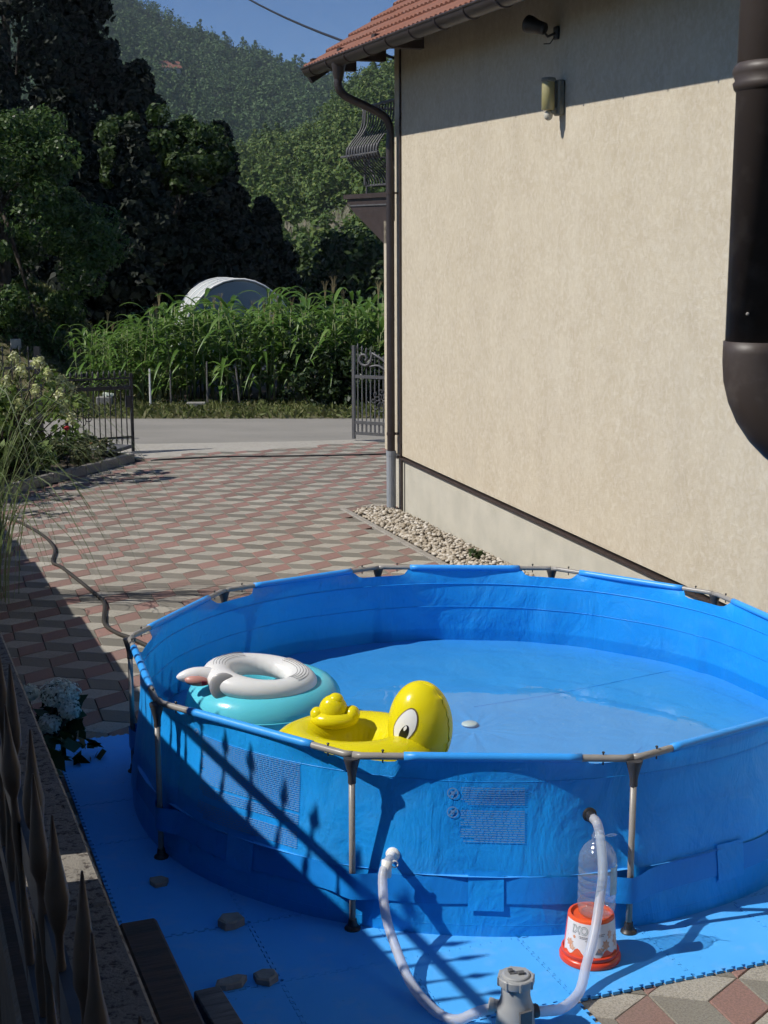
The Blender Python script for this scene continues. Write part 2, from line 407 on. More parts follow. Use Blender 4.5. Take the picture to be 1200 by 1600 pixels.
M['darkbean'] = foliage('bean_leaf', (.012,.028,.008), (.028,.05,.013), (.05,.075,.022), .4, .2)
M['rockbank'] = simple('bare_bank', (.15,.125,.095), .95, (.065,.08,.035), .45, .8, 1.5, .5, detail=8)

# ================================================================== SETTING
g = MB(); g.add([(-1500,-300,-.07),(1500,-300,-.07),(1500,2500,-.07),(-1500,2500,-.07)], [(0,1,2,3)])
g.build('ground', M['grassground'], kind='structure')
rd = MB(); rd.add([(-40,14.1,-.03),(-4.2,13.6,-.03),(-2,14.0,-.03),(-.6,14.35,-.03),(20,14.6,-.03),(20,17.7,-.03),(-40,17.5,-.03)], [(0,1,2,3,4,5,6)])
rd.build('road', M['asphalt'], kind='structure')
ap = MB(); ap.add([(-5.6,12.9,-.02),(-3.9,12.35,-.02),(-2.2,13.2,-.02),(-.9,13.9,-.02),(2,14.2,-.02),(2,14.75,-.02),(-.6,14.6,-.02),(-2,14.3,-.02),(-4.2,14.0,-.02),(-5.6,14.2,-.02)], [tuple(range(10))])
ap.build('driveway_apron', M['apron'], kind='structure')

# ---- terrace the photograph is taken from
def EX(y): return -1.764-.3826*(y+2.255) if y < -1.4 else -2.091-.43*(y+1.4)
def FX(y): return -.366*y-2.882 if y < -4.9 else -1.0886-.452*(y+4.9)          # line of the board wall and spear fence
TD = Vector((-.3573,.934,0)); TL = Vector((-.934,-.3573,0))
def ep(y, off=0, z=0): return Vector((EX(y), y, z))+TL*off
te = MB(); te.prism([tuple(ep(7.1,.03)[:2]), (-9.5,7.1), (-9.5,-10), tuple(ep(-10,.03)[:2])], -.07, 1.13)
terr = te.build('terrace', M['wallconc'], kind='structure')
for k in range(17):
    y0 = 7.1-k*1.0; L = 1.0*math.sqrt(1+.3826**2)-.008
    m = MB(); m.bbox((0,0,0), (.66, L, .07), .008)
    c = ep(y0-.5, .33, 1.165)
    link('coping_slab', m.mesh('coping_slab', M['coping']), terr, M=Matrix.Translation(c) @ Matrix.Rotation(math.atan2(-TD.x, TD.y), 4, 'Z'))

# unseen roof slab added behind the camera to shade the fence's near end
pr0 = MB(); pr0.box((-4.0,-8.8,4.75), (10.0,8.0,.12)); pr0.box((-4.0,-4.82,4.66), (10.0,.06,.22)); pr0.build('unseen_shade_roof', M['wood_dark'], kind='structure')

# ---- paving of rhombic pavers
S_, TH = .2248, math.radians(-11.6)
va = Vector((math.cos(TH), math.sin(TH)))*S_; vb = Vector((math.cos(TH+PI/3), math.sin(TH+PI/3)))*S_; vc = Vector((math.cos(TH-PI/3), math.sin(TH-PI/3)))*S_
OR = Vector((-.089,-.106)) - (vc-vb)/2      # a six-fold vertex of the pattern
HD = Vector((-.329,.944,.027)); HN = Vector((-.944,-.329,-.015)); HU = Vector((-.005,-.031,1.0))
HD.normalize(); HU = (HU-HD*HU.dot(HD)).normalized(); HN = HU.cross(HD)
H0 = Vector((-.276,7.86,0))
HGX = Vector((HD.x,HD.y,0)).normalized(); HGN = Vector((-HGX.y,HGX.x,0))
HG = Matrix(((HGX.x,HGN.x,0,H0.x),(HGX.y,HGN.y,0,H0.y),(0,0,1,0),(0,0,0,1)))
HM = Matrix(((HD.x,HN.x,HU.x,H0.x),(HD.y,HN.y,HU.y,H0.y),(HD.z,HN.z,HU.z,H0.z),(0,0,0,1)))
KERB = [(-5.45,7.0),(-5.2,8.2),(-4.98,9.2),(-4.62,10.3),(-4.3,11.1),(-3.96,12.14)]
def kerbx(y):
    for (a, b) in zip(KERB, KERB[1:]):
        if a[1] <= y <= b[1]: return a[0]+(b[0]-a[0])*(y-a[1])/(b[1]-a[1])
    return -3.9
def fary(x):
    P = [(-9,12.4),(-3.9,12.35),(-2.2,13.2),(-.9,13.9),(2,14.2),(6,14.3)]
    for a, b in zip(P, P[1:]):
        if a[0] <= x <= b[0]: return a[1]+(b[1]-a[1])*(x-a[0])/(b[0]-a[0])
    return 12
pb = MB(); pb.add([(-6,-9,-.014),(4.5,-9,-.014),(4.5,14.1,-.014),(2,14.2,-.014),(-.9,13.9,-.014),(-2.2,13.2,-.014),(-3.9,12.35,-.014),(-6,12.0,-.014)], [tuple(range(8))])
paving = pb.build('paving', M['sand'], kind='structure')
def mat_uv(x, y):
    t = math.radians(20); return x*math.cos(t)+y*math.sin(t), -x*math.sin(t)+y*math.cos(t)
def hidden(x, y):
    if math.hypot(x, y) < 1.8: return True
    for k in range(1, 60):
        t = k/60; px = CAM.x+(x-CAM.x)*t; py = CAM.y+(y-CAM.y)*t; pz = CAM.z*(1-t)
        if pz < .62 and math.hypot(px, py) < 1.75: return True
    return False
def project(x, y, z=0):
    dx, dy, dz = x-CAM.x, y-CAM.y, z-CAM.z; c, s = math.cos(PITCH), math.sin(PITCH)
    zz = dy*c-dz*s; yy = dy*s+dz*c
    return 600+2132.6*dx/zz, 800-2132.6*yy/zz, zz
kinds = {'light': (va, vb), 'dark': (va, vc), 'red': (vc, -vb)}
pm = {}
def rhomb(p, q, m=None, at=Vector((0,0)), z=0, rot=0):
    ctr = (p+q)/2; C0 = [Vector((0,0)), p, p+q, q]
    vs = []
    for inset, zz in ((.020,-.03),(.020,-.004),(.050,0)):
        for c in C0:
            v = (c-ctr)*(1-inset); vs.append((v.x+at.x, v.y+at.y, zz+z))
    fs = [(8,9,10,11)]+[(i, (i+1)%4, (i+1)%4+4, i+4) for i in range(4)]+[(i+4, (i+1)%4+4, (i+1)%4+8, i+8) for i in range(4)]
    if (p.x*q.y-p.y*q.x) < 0: fs = [f[::-1] for f in fs]
    return (m or MB()).add(vs, fs)
allp = []
for i in range(-60, 61):
    for j in range(-60, 61):
        b0 = OR+(va+vb)*i+(va+vc)*j
        for kname, (p, q) in kinds.items():
            c = b0+(p+q)/2
            if c.y < -3.6 or c.y > fary(c.x)+.05 or c.x > 4.4: continue
            hq = HG.inverted() @ Vector((c.x, c.y, 0))
            if hq.x < .30 and hq.y < .50: continue
            if c.y < 7.1 and c.x < EX(c.y)+.1: continue
            if c.y >= 7.0 and c.x < kerbx(c.y)+.05: continue
            u, v = mat_uv(c.x, c.y)
            if u > -1.95 and -2.0 < v < 1.2 and u < 2.3: continue
            X, Y, Z = project(c.x, c.y)
            vis = -40 < X < 1240 and Y < 1640 and not hidden(c.x, c.y)
            allp.append((vis, Z, kname, c))
vis = sorted([a for a in allp if a[0]], key=lambda a: a[1]); near = vis[:300]; rest = vis[300:]+[a for a in allp if not a[0]]
for kname, (p, q) in kinds.items(): pm[kname] = rhomb(p, q).mesh('paver_'+kname, M['pav_'+kname])
for _, Z, kname, c in near:
    link('paver', pm[kname], paving, M=Matrix.Translation((c.x, c.y, random.uniform(-.0025,.0015))) @ Matrix.Rotation(random.gauss(0,.006),4,'Z') @ Matrix.Rotation(random.gauss(0,.003),4,'X'))
fm = MB()
for _, Z, kname, c in rest:
    k0 = len(fm.f); p, q = kinds[kname]; rhomb(p, q, fm, c, random.uniform(-.0025,.0015))
    for i in range(k0, len(fm.f)): fm.mi[i] = {'light':0,'dark':1,'red':2}[kname]
fm.build('paver_field', [M['pav_light'], M['pav_dark'], M['pav_red']], paving, kind='stuff')

# ---- gravel strip along the house with a flush kerb
gr = MB()
for X0 in np.arange(-11, .3, .5):
    gr.bbox((X0+.25, .53, -.012), (.494, .07, .05), .006, HG)
gk = gr.build('gravel_edging', M['kerb'], kind='structure')
gb = MB(); gb.add([HG @ Vector((.30,.5,.006)), HG @ Vector((-9,.5,.006)), HG @ Vector((-9,-.1,.006)), HG @ Vector((.30,-.1,.006))], [(0,1,2,3)])
gb.build('gravel_bed', M['soil'], kind='structure')
ico_v = [(0,0,1),(.894,0,.447),(.276,.851,.447),(-.724,.526,.447),(-.724,-.526,.447),(.276,-.851,.447),(.724,.526,-.447),(-.276,.851,-.447),(-.894,0,-.447),(-.276,-.851,-.447),(.724,-.526,-.447),(0,0,-1)]
ico_f = [(0,1,2),(0,2,3),(0,3,4),(0,4,5),(0,5,1),(1,6,2),(2,7,3),(3,8,4),(4,9,5),(5,10,1),(2,6,7),(3,7,8),(4,8,9),(5,9,10),(1,10,6),(11,7,6),(11,8,7),(11,9,8),(11,10,9),(11,6,10)]
pe = MB()
for k in range(3400):
    X = random.uniform(-5.2,.28); o = random.uniform(.01,.49); s = random.uniform(.012,.028)
    h = .018+.05*math.exp(-((o-.2)/.2)**2)*random.random()
    mm = HG @ Matrix.Translation((X,o,h)) @ Matrix.Rotation(random.random()*6,4,'Z') @ Matrix.Rotation(random.gauss(0,.5),4,'X') @ Matrix.Diagonal((s*random.uniform(.9,1.5), s, s*random.uniform(.5,.8), 1))
    pe.add([tuple(Vector(v)*random.uniform(.85,1.1)) for v in ico_v], ico_f, mm)
pe.build('gravel', M['pebble'], kind='stuff', smooth=True)

# ---- hills
def hill(name, fn, xs, ts, mat):
    m = MB(); n = len(ts)
    for x in xs:
        for t in ts: m.v.append(fn(x, t))
    for i in range(len(xs)-1):
        for j in range(n-1): m.f.append((i*n+j, (i+1)*n+j, (i+1)*n+j+1, i*n+j+1)); m.mi.append(0)
    return m.build(name, mat, kind='structure', smooth=True)
def interp(P, x):
    if x <= P[0][0]: return P[0][1]
    for a, b in zip(P, P[1:]):
        if x <= b[0]:
            t = (x-a[0])/(b[0]-a[0]); t = t*t*(3-2*t)*.5+t*.5; return a[1]+(b[1]-a[1])*t
    return P[-1][1]
# near wooded hill on the right: ridge heights by bearing (dx per metre of distance)
RA = [(-.30,8),(-.18,13),(-.125,18),(-.1,26),(-.0726,29.5),(-.045,33.5),(-.018,41),(.0067,43.5),(.06,50),(.2,60)]
def hillA(az, t):
    y0, y1 = 95, 300; Y = y0+(y1-y0)*t
    zt = interp(RA, az)
    prof = 0 if t < .05 else ((t-.05)/.95)**.9
    if .16 < t < .30: prof = prof   # bare bank sits here
    z = -1+zt*prof*1.0+1.2*math.sin(az*60+Y*.05)*prof
    return (CAM.x+az*(Y-CAM.y), Y, z)
hA = hill('wooded_hill', hillA, np.linspace(-.34,.4,60), np.linspace(0,1,24), M['hillground'])
RB = [(-.36,190),(-.25,172),(-.20,153),(-.17,136),(-.134,123),(-.09,111.5),(-.054,103),(0,92),(.05,85),(.2,60)]
def hillB(az, t):
    y0, y1 = 330, 760; Y = y0+(y1-y0)*t; zt = interp(RB, az)
    z = -2+zt*t**.95*1.02+6*math.sin(az*40+t*5)*t*(1-t)*2
    return (CAM.x+az*(Y-CAM.y), Y, z)
hB = hill('far_hill', hillB, np.linspace(-.45,.3,70), np.linspace(0,1.02,24), M['hillground'])

# ---- leaf clouds
def leaf_quads(c, nrm, size, aspect=.6, fold=.0):
    n = len(c); nrm = nrm/np.linalg.norm(nrm, axis=1, keepdims=True)
    r = RNG.normal(size=(n,3)); a = np.cross(nrm, r); a /= np.linalg.norm(a, axis=1, keepdims=True)+1e-9
    b = np.cross(nrm, a); s = size[:,None]
    v = np.stack([c-a*s, c-b*s*aspect-nrm*s*fold, c+a*s, c+b*s*aspect-nrm*s*fold], 1).reshape(-1,3)
    return v, np.arange(4*n).reshape(n,4)
def clump_leaves(centers, radii, per, size, flat=.8, jit=.55):
    k = len(centers); n = k*per
    d = RNG.normal(size=(n,3)); d /= np.linalg.norm(d, axis=1, keepdims=True)
    ci = np.repeat(np.arange(k), per); rr = radii[ci]*(.55+.5*RNG.random(n)**.6)
    off = d*rr[:,None]; off[:,2] *= flat
    c = centers[ci]+off
    nr = d+RNG.normal(size=(n,3))*jit; nr[:,2] += .35
    s = size*(.6+.8*RNG.random(n))
    return leaf_quads(c, nr, s)
def make_forest(name, fn, count, crown, per, leaf, matn, azr, tr, label, dens=None):
    C = []; R = []; n = 0
    while n < count:
        az = RNG.uniform(*azr); t = RNG.uniform(*tr)
        if dens and RNG.random() > dens(az, t): continue
        n += 1; base = np.array(fn(az, t)); s = crown*RNG.uniform(.6,1.4); conif = RNG.random() < .22
        for q in range(6):
            if conif: C.append(base+np.array([RNG.normal()*.1, RNG.normal()*.1, .2+.33*q])*s); R.append(s*(.6-.09*q))
            else:
                dd = RNG.normal(size=3); dd /= np.linalg.norm(dd)
                C.append(base+np.array([dd[0]*.6, dd[1]*.6, .7+.5*dd[2]])*s); R.append(s*RNG.uniform(.35,.62))
    v, f = clump_leaves(np.array(C), np.array(R), per, leaf, 1.0, .45)
    o = link(name, np_mesh(name, v, f, M[matn]), None, 'stuff'); tag(o, label, 'forest'); return o
make_forest('hillside_forest', hillA, 950, 2.2, 56, .27, 'lf_hillA', (-.21,.04), (.04,1), 'green mixed forest covering the near slope behind the balcony',
            lambda az, t: 0 if (.14 < t < .26 and -.085 < az < -.015) else (1.0 if t > .1 else .55))
make_forest('bank_scrub', hillA, 150, .75, 26, .16, 'lf_hillA', (-.10,.0), (.09,.27), 'low scrub dotted over the bare bank behind the corn')
make_forest('far_forest', hillB, 1700, 4.4, 32, .58, 'lf_hillB', (-.28,.02), (.25,1.0), 'hazy blue green forest covering the far hill under the sky')
# bare bank on the near slope
bk = MB(); NI, NJ = 70, 18
for i in range(NI):
    az = -.097+.095*i/(NI-1)
    for j in range(NJ):
        t = .125+.15*j/(NJ-1); x, y, z = hillA(az, t); e = min(1, 4*min(i/(NI-1), 1-i/(NI-1)), 5*min(j/(NJ-1), 1-j/(NJ-1)))
        z += -.3+e*(.55+.45*math.sin(j*1.1+i*.23)+.35*math.sin(i*.9+j*2)+.45*random.random()); bk.v.append((x+random.uniform(-.2,.2), y-1+random.uniform(-.5,.5), z))
for i in range(NI-1):
    for j in range(NJ-1): bk.f.append((i*NJ+j,(i+1)*NJ+j,(i+1)*NJ+j+1,i*NJ+j+1)); bk.mi.append(0)
bk.build('bare_bank', M['rockbank'], kind='structure')
# embankment on the left beyond the road
def emb(x, t):
    Y = 18.6+9*t; h = 2.2*sst(-6.0,-9.2,x)*sst(0,.8,t); return (x, Y, -.05+h+.12*math.sin(x*2.1+Y*1.7)*(h > .1))
hill('embankment', emb, np.linspace(-16,-5,40), np.linspace(0,1,20), M['grassground'])
# verge grass
n = 9000; c = np.zeros((n,3)); c[:,0] = RNG.uniform(-14,1.2,n); c[:,1] = 17.6+2.6*RNG.random(n)**.8; c[:,2] = .0
nr = RNG.normal(size=(n,3)); nr[:,2] *= .25
v, f = leaf_quads(c+np.stack([np.zeros(n),np.zeros(n),RNG.uniform(-.02,.05,n)],1), nr, RNG.uniform(.04,.12,n), .25)
tag(link('verge_grass', np_mesh('verge_grass', v, f, M['lowgrass']), None, 'stuff'), 'rough short grass along the far side of the road', 'grass')
n = 14000; xs = RNG.uniform(-13,-5.0,n); ts = RNG.random(n); c = np.array([emb(x, t) for x, t in zip(xs, ts)]); nr = RNG.normal(size=(n,3)); nr[:,2] *= .3
v, f = leaf_quads(c+[0,0,.03], nr, RNG.uniform(.05,.14,n), .25)
tag(link('bank_grass', np_mesh('bank_grass', v, f, M['lowgrass']), None, 'stuff'), 'dry grass on the bank beyond the left gate', 'grass')
# field soil
fs = MB(); fs.add([(-9,19.6,-.045),(6,19.6,-.045),(6,34,-.045),(-9,34,-.045)], [(0,1,2,3)]); fs.build('field_soil', M['soil'], kind='structure')

# ---- trees
def tree(name, label, pos, trunk_h, trunk_r, crown_c, crown_r, nclump, clump_r, per, leaf, mat, cat='tree', group=None, conif=False, lean=(0,0), shell=True):
    t = thing(name, label, cat, pos, 0, group)
    tb = MB(); top = Vector((lean[0], lean[1], trunk_h))
    path = [Vector((0,0,-.2)).lerp(top, k/6)+Vector((random.uniform(-1,1),random.uniform(-1,1),0))*trunk_r*.4*(k>0) for k in range(7)]
    tb.tube(path, [trunk_r*(1.25-.95*k/6) for k in range(7)], 8)
    C = []; R = []
    for q in range(nclump):
        if conif:
            a = RNG.random()**.75; rr = crown_r[0]*(1-a*.92); an = RNG.random()*2*PI; rad = rr*RNG.uniform(.45,1)
            C.append([crown_c[0]+math.cos(an)*rad, crown_c[1]+math.sin(an)*rad, crown_c[2]-crown_r[2]+2*crown_r[2]*a]); R.append(clump_r*RNG.uniform(.6,1.2)*(1.1-.6*a))
        else:
            d = RNG.normal(size=3); d /= np.linalg.norm(d); k = RNG.uniform(.45,1)**.6
            C.append([crown_c[i]+d[i]*crown_r[i]*k for i in range(3)]); R.append(clump_r*RNG.uniform(.6,1.25))
    for q in range(0, nclump, max(1, nclump//9)):
        p = Vector(C[q]); s = path[random.randint(2,5)]; mid = s.lerp(p, .5)+Vector((0,0,.1))
        tb.tube([s, mid, p], [trunk_r*.4, trunk_r*.25, trunk_r*.08], 6)
    tb.build('trunk', M['bark'], t, smooth=True)
    v, f = clump_leaves(np.array(C), np.array(R), per, leaf, .8, .6)
    link('crown', np_mesh('crown', v, f, mat), t); return t
tree('leafy_tree', 'sunlit broadleaf tree at the left edge behind the bank', (-9.0,24,1.0), 4.6, .16, (-.1,0,2.0), (2.5,2.3,3.3), 170, .46, 400, .050, M['lf_near'])
# dark wood on the left, each tree its own
DK = [(-15.6,50,23,4.8,'tallest dark conifer at the top left, reaching out of the picture'),
      (-13.4,54,16.5,4.2,'tall dark conifer just right of the tallest one'),
      (-19.5,46,17,4.2,'dark conifer at the far left edge behind the broadleaf tree'),
      (-10.4,50,10.4,3.4,'dark conifer standing below the pale topped maple'),
      (-7.4,51,8.2,2.9,'dark conifer at the right end of the shaded wood'),
      (-14.6,44,10,3.4,'broad dark conifer low in the shaded wood left of centre'),
      (-11.6,46,7.0,3.0,'low dark conifer above the left end of the corn'),
      (-8.4,47,5.6,2.6,'low dark conifer deep in the shaded wood'),
      (-5.6,53,5.4,2.1,'smallest dark conifer by the lit meadow'),
      (-7.5,32.5,6.4,2.0,'dark conifer hiding the trunk of the maple'),(-5.9,33.5,4.6,1.7,'low dark conifer right behind the greenhouse arch'),(-9.3,32,7.2,2.2,'dark conifer between the maple and the broadleaf tree')]
for x, y, h, r, lab in DK:
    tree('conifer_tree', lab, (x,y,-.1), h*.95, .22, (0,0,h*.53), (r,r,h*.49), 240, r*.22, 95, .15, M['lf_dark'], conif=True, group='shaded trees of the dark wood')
tree('maple_tree', 'maple with sunlit yellow green top inside the dark wood', (-7.1,35,-.1), 5.6, .14, (0,0,6.0), (2.1,1.2,1.3), 60, .36, 170, .085, M['lf_maple'])
# the wood goes on to the left of the frame, on rising ground, and shades it
for k, (x, y, h) in enumerate([(-30,44,24),(-33,50,26),(-28,38,20),(-36,56,30),(-38,47,30),(-27,54,23),(-31,62,28),(-42,62,34)]):
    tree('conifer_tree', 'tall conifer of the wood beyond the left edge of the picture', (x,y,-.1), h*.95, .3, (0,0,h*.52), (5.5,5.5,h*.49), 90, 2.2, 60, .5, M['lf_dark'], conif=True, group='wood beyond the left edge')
for x, y, h, r, lab in [(-3.7,60,3.6,2.0,'leafy bush at the left end of the row behind the corn'),(-1.9,58,4.3,2.2,'second leafy bush behind the corn, left of centre in the row'),
                        (.3,62,4.6,2.4,'tallest leafy bush behind the corn beside the house corner'),(-5.2,64,3.2,1.8,'low bush beside the smallest dark conifer'),(2.4,60,4.0,2.2,'bush behind the corn mostly hidden by the house')]:
    tree('leafy_bush', lab, (x,y,-.2), h*.6, .08, (0,0,h*.5), (r,r*.9,h*.55), 60, r*.34, 70, .16, M['lf_bush'], cat='bush', group='bushes behind the corn')

# ================================================================== HOUSE
house = thing('house', 'beige plastered house with red tile roof beside the pool', 'house', M=HM)
wl = MB()
wl.box((-6.89,-3,2.91), (14.22,6,4.52))
wl.build('wall', M['plaster'], house)
pl = MB(); pl.box((-6.9,-3.02,.16), (14.2,6,.90)); pl.build('plinth', M['plinth'], house)
tr = MB(); tr.box((-6.86,.0,.617), (14.0,.03,.022)); tr.build('plinth_trim', M['trim'], house)
pw = MB(); pw.box((.40,-.55,1.90), (.36,1.1,2.52)); pw.build('porch_pier', M['plaster'], house)
pw = MB(); pw.box((.40,-.6,.15), (.34,1.0,.95)); pw.build('porch_plinth', M['plinth'], house)
# roof: plane with pitch, tiles as pieces near the eave
PIT = math.radians(33.5); EO, EH = .60, 4.84
RM = Matrix.Translation((0,EO,EH)) @ Matrix.Rotation(-PIT,4,'X')     # local -Y runs up the slope
rf = MB(); rf.box((-6.3,-2.6,-.05), (15.0,5.2,.05), RM); 
roof = rf.build('roof', M['rooffelt'], house)
tm = MB(); TW, TLn = .215, .40
prof = []
for i in range(13):
    x = i/12*TW; ph = (i/12*2) % 1
    z = .020*max(0, math.sin(PI*ph))**1.2+.004
    prof.append((x, z))
vs = []; fsx = []
for yy, dz in ((.0,.018),(-.012,.022),(-TLn,0)):
    for x, z in prof: vs.append((x, yy, z+dz))
nP = len(prof)
for r_ in range(2):
    for i in range(nP-1): fsx.append((r_*nP+i, r_*nP+i+1, (r_+1)*nP+i+1, (r_+1)*nP+i))
b0 = len(vs)
for x, z in prof: vs.append((x, .0, -.004))
for i in range(nP-1): fsx.append((b0+i, b0+i+1, i+1, i))
vs += [(0,0,-.004),(0,-TLn,-.004),(TW,0,-.004),(TW,-TLn,-.004)]; e0 = len(vs)-4
fsx += [(e0,0,2*nP,e0+1),(e0+2,e0+3,3*nP-1,nP-1)]
tm.add(vs, fsx); tme = tm.mesh('roof_tile', M['tile'])
for o in [tme]: o.polygons.foreach_set('use_smooth', [True]*len(o.polygons)); o.set_sharp_from_angle(angle=math.radians(50))
for row in range(5):
    for i in range(29):
        x = 1.28-TW*(i+1)
        o = link('roof_tile', tme, roof, M=RM @ Matrix.Translation((x+random.uniform(-.003,.003), .09-row*.315, .005+.0*row)) @ Matrix.Rotation(math.radians(2.2)+random.gauss(0,.004),4,'X'))
vg = MB(); vg.box((1.25,-2.55,-.08), (.09,5.3,.16), RM); vg.build('verge_board', M['rooffelt'], house)
# gutter
gm = MB(); n = 10; GO, GH, GR = .635, 4.795, .082
X0, X1 = -13.5, 1.24
vs = []; 
for X in (X0, X1):
    for k in range(n+1):
        a = PI+PI*k/n; vs.append((X, GO+GR*math.cos(a), GH+GR*math.sin(a)))
    for k in range(n+1):
        a = 2*PI-PI*k/n; vs.append((X, GO+(GR-.006)*math.cos(a), GH+(GR-.006)*math.sin(a)))
m_ = 2*(n+1)
gm.add(vs, [(k, (k+1)%m_, (k+1)%m_+m_, k+m_) for k in range(m_)])
gm.add([(X1,GO+GR*math.cos(PI+PI*k/n),GH+GR*math.sin(PI+PI*k/n)) for k in range(n+1)], [tuple(range(n+1))])
gm.tube([(X0,GO+GR,GH+.004),(X1,GO+GR,GH+.004)], .011, 8)
gut = gm.build('gutter', M['pipe'], house); autosmooth(gut)
for k in range(22):
    X = .95-k*.62; b = MB(); b.tube([(X,GO+(GR+.005)*math.cos(a),GH+(GR+.005)*math.sin(a)) for a in np.linspace(PI,2*PI,9)], .008, 6); b.build('bracket', M['trim'], gut)
for X_ in (1.08,.1,-1.0):
    rb = MB(); rb.box((X_,.40,4.83), (.10,.5,.12), None); rb.build('rafter_end', M['trim'], house)
# downpipe with swan neck
PX, PO = .13, .085
dp = MB(); dp.lathe([(.075,-.0),(.06,-.10),(.042,-.17)], 14, Matrix.Translation((PX+.02,GO,GH-.05)), cap=False)
path = catmull([(PX+.02,GO,GH-.16),(PX+.02,GO,GH-.28),(PX+.02,GO-.07,GH-.37),(PX+.01,(GO+PO)/2,GH-.46),(PX,PO+.07,GH-.56),(PX,PO,GH-.68),(PX,PO,GH-.85)], 6)
dp.tube(path, .042, 14); dp.tube([(PX,PO,GH-.80),(PX,PO,.66)], .043, 14)
dpo = dp.build('downpipe', M['pipe'], house); autosmooth(dpo)
lp = MB(); lp.tube([(PX,PO,.66),(PX,PO,-.05)], .052, 16); lp.tube([(PX,PO,.64),(PX,PO,.69)], .056, 16); lp.build('downpipe_foot', M['greypipe'], house); 
for h in (3.45,.88): 
    b = MB(); b.tube([(PX,PO,h-.015),(PX,PO,h+.015)], .049, 14); b.box((PX,.03,h), (.02,.07,.02)); b.box((PX-.05,.04,h), (.05,.015,.015)); b.build('pipe_clamp', M['trim'], dpo)
gs = MB(); gs.box((.02,.012,2.78), (.03,.012,4.3)); gs.box((-.01,.012,.25), (.03,.02,.7)); gs.build('earthing_strip', M['trim'], house)
# balcony
bal = MB(); 
bal.box((1.13,-2.0,3.44), (1.62,4.06,.05)); bal.box((1.12,-2.0,3.385), (1.54,4.0,.06)); 
vs = [(.34,0,3.355),(1.76,0,3.355),(1.76,0,3.30),(.58,0,2.92),(.34,0,2.92)]; vs2 = [(x,-4,z) for x, y, z in vs]
bal.add(vs+vs2, [(0,1,2,3,4),(9,8,7,6,5)]+[(i,(i+1)%5,(i+1)%5+5,i+5) for i in range(5)])
balo = bal.build('balcony', M['trim'], house)
bl = MB(); bl.box((1.05,.008,3.338), (1.40,.012,.016)); bl.build('drip_edge', M['irongrey'], balo)
def bbar(x, o0, dirx, diro):
    P = []
    for h, b in ((3.56,0),(3.64,.02),(3.72,.10),(3.80,.19),(3.90,.235),(3.98,.22),(4.06,.16),(4.15,.09),(4.25,.05),(4.42,.04)):
        P.append((x+dirx*b, o0+diro*b, h))
    return catmull(P, 3)
for i in range(12):
    x = .40+i*.095; b = MB(); b.tube(bbar(x,-.10,0,1), .009, 6); b.tube(bbar(x,-.10,0,1)[10:16], .017, 6); b.build('baluster', M['irongrey'], balo, smooth=True)
for i in range(6):
    o = -.2-i*.3; b = MB(); b.tube(bbar(1.46,o,1,0), .009, 6); b.tube(bbar(1.46,o,1,0)[10:16], .017, 6); b.build('baluster', M['irongrey'], balo, smooth=True)
rl = MB()
for h, off in ((3.56,0),(4.42,.04),(3.885,.235)):
    rl.tube([(.36,-.10+off,h),(1.46+off,-.10+off,h),(1.46+off,-3.9,h)], .012 if off != .04 else .018, 6)
rl.tube([(1.46,-.10,3.46),(1.46,-.10,3.60)], .012, 6); rl.tube([(.5,-.10,3.46),(.5,-.10,3.60)], .012, 6); rl.tube([(1.40,-.06,3.56),(1.40,-.06,4.45)], .014, 6)
rl.build('railing', M['irongrey'], balo)

# wall lamp and floodlight: things fixed to the house
LM = HM @ Matrix.Translation((-3.72,0,4.10))
lamp = thing('wall_lamp', 'wall lamp with yellowed glass and motion sensor on beige wall', 'lamp', M=LM)
m = MB(); m.bbox((0,.03,.0), (.10,.06,.27), .012); m.box((0,.08,-.10), (.05,.06,.05)); m.build('backplate', M['lampbody'], lamp)
m = MB(); m.lathe([(.045,-.095),(.052,-.09),(.052,.115),(.045,.125)], 12, TR(.0,.125,.0)); m.build('glass', M['lampglass'], lamp, smooth=True)
m = MB(); m.lathe([(.05,.0),(.058,.01),(.055,.03),(.03,.036)], 12, TR(.0,.125,.118)); m.build('cap', M['lampbody'], lamp)
m = MB(); m.ell((0,.12,-.135), (.034,.036,.04), 10, 8); m.build('sensor', M['plinth'], lamp, smooth=True)
FM = HM @ Matrix.Translation((-3.62,0,4.62))
fl = thing('floodlight', 'small black spotlight mounted high on the shaded wall', 'lamp', M=FM)
m = MB(); m.bbox((0,.015,-.02), (.07,.03,.10), .008); m.tube([(0,.02,-.02),(0,.09,-.05),(.02,.13,.0)], .011, 8); m.tube([(0,.03,-.05),(.02,.06,-.10),(.05,.10,-.10)], .005, 6); m.build('bracket', M['blackplastic'], fl)
m = MB(); m.lathe([(.03,-.10),(.048,-.085),(.052,-.02),(.066,.05),(.070,.085)], 14, Matrix.Translation((.05,.17,.03)) @ Matrix.Rotation(math.radians(70),4,'Y') @ Matrix.Rotation(math.radians(-25),4,'X')); m.build('lamp_head', M['blackplastic'], fl, smooth=True)
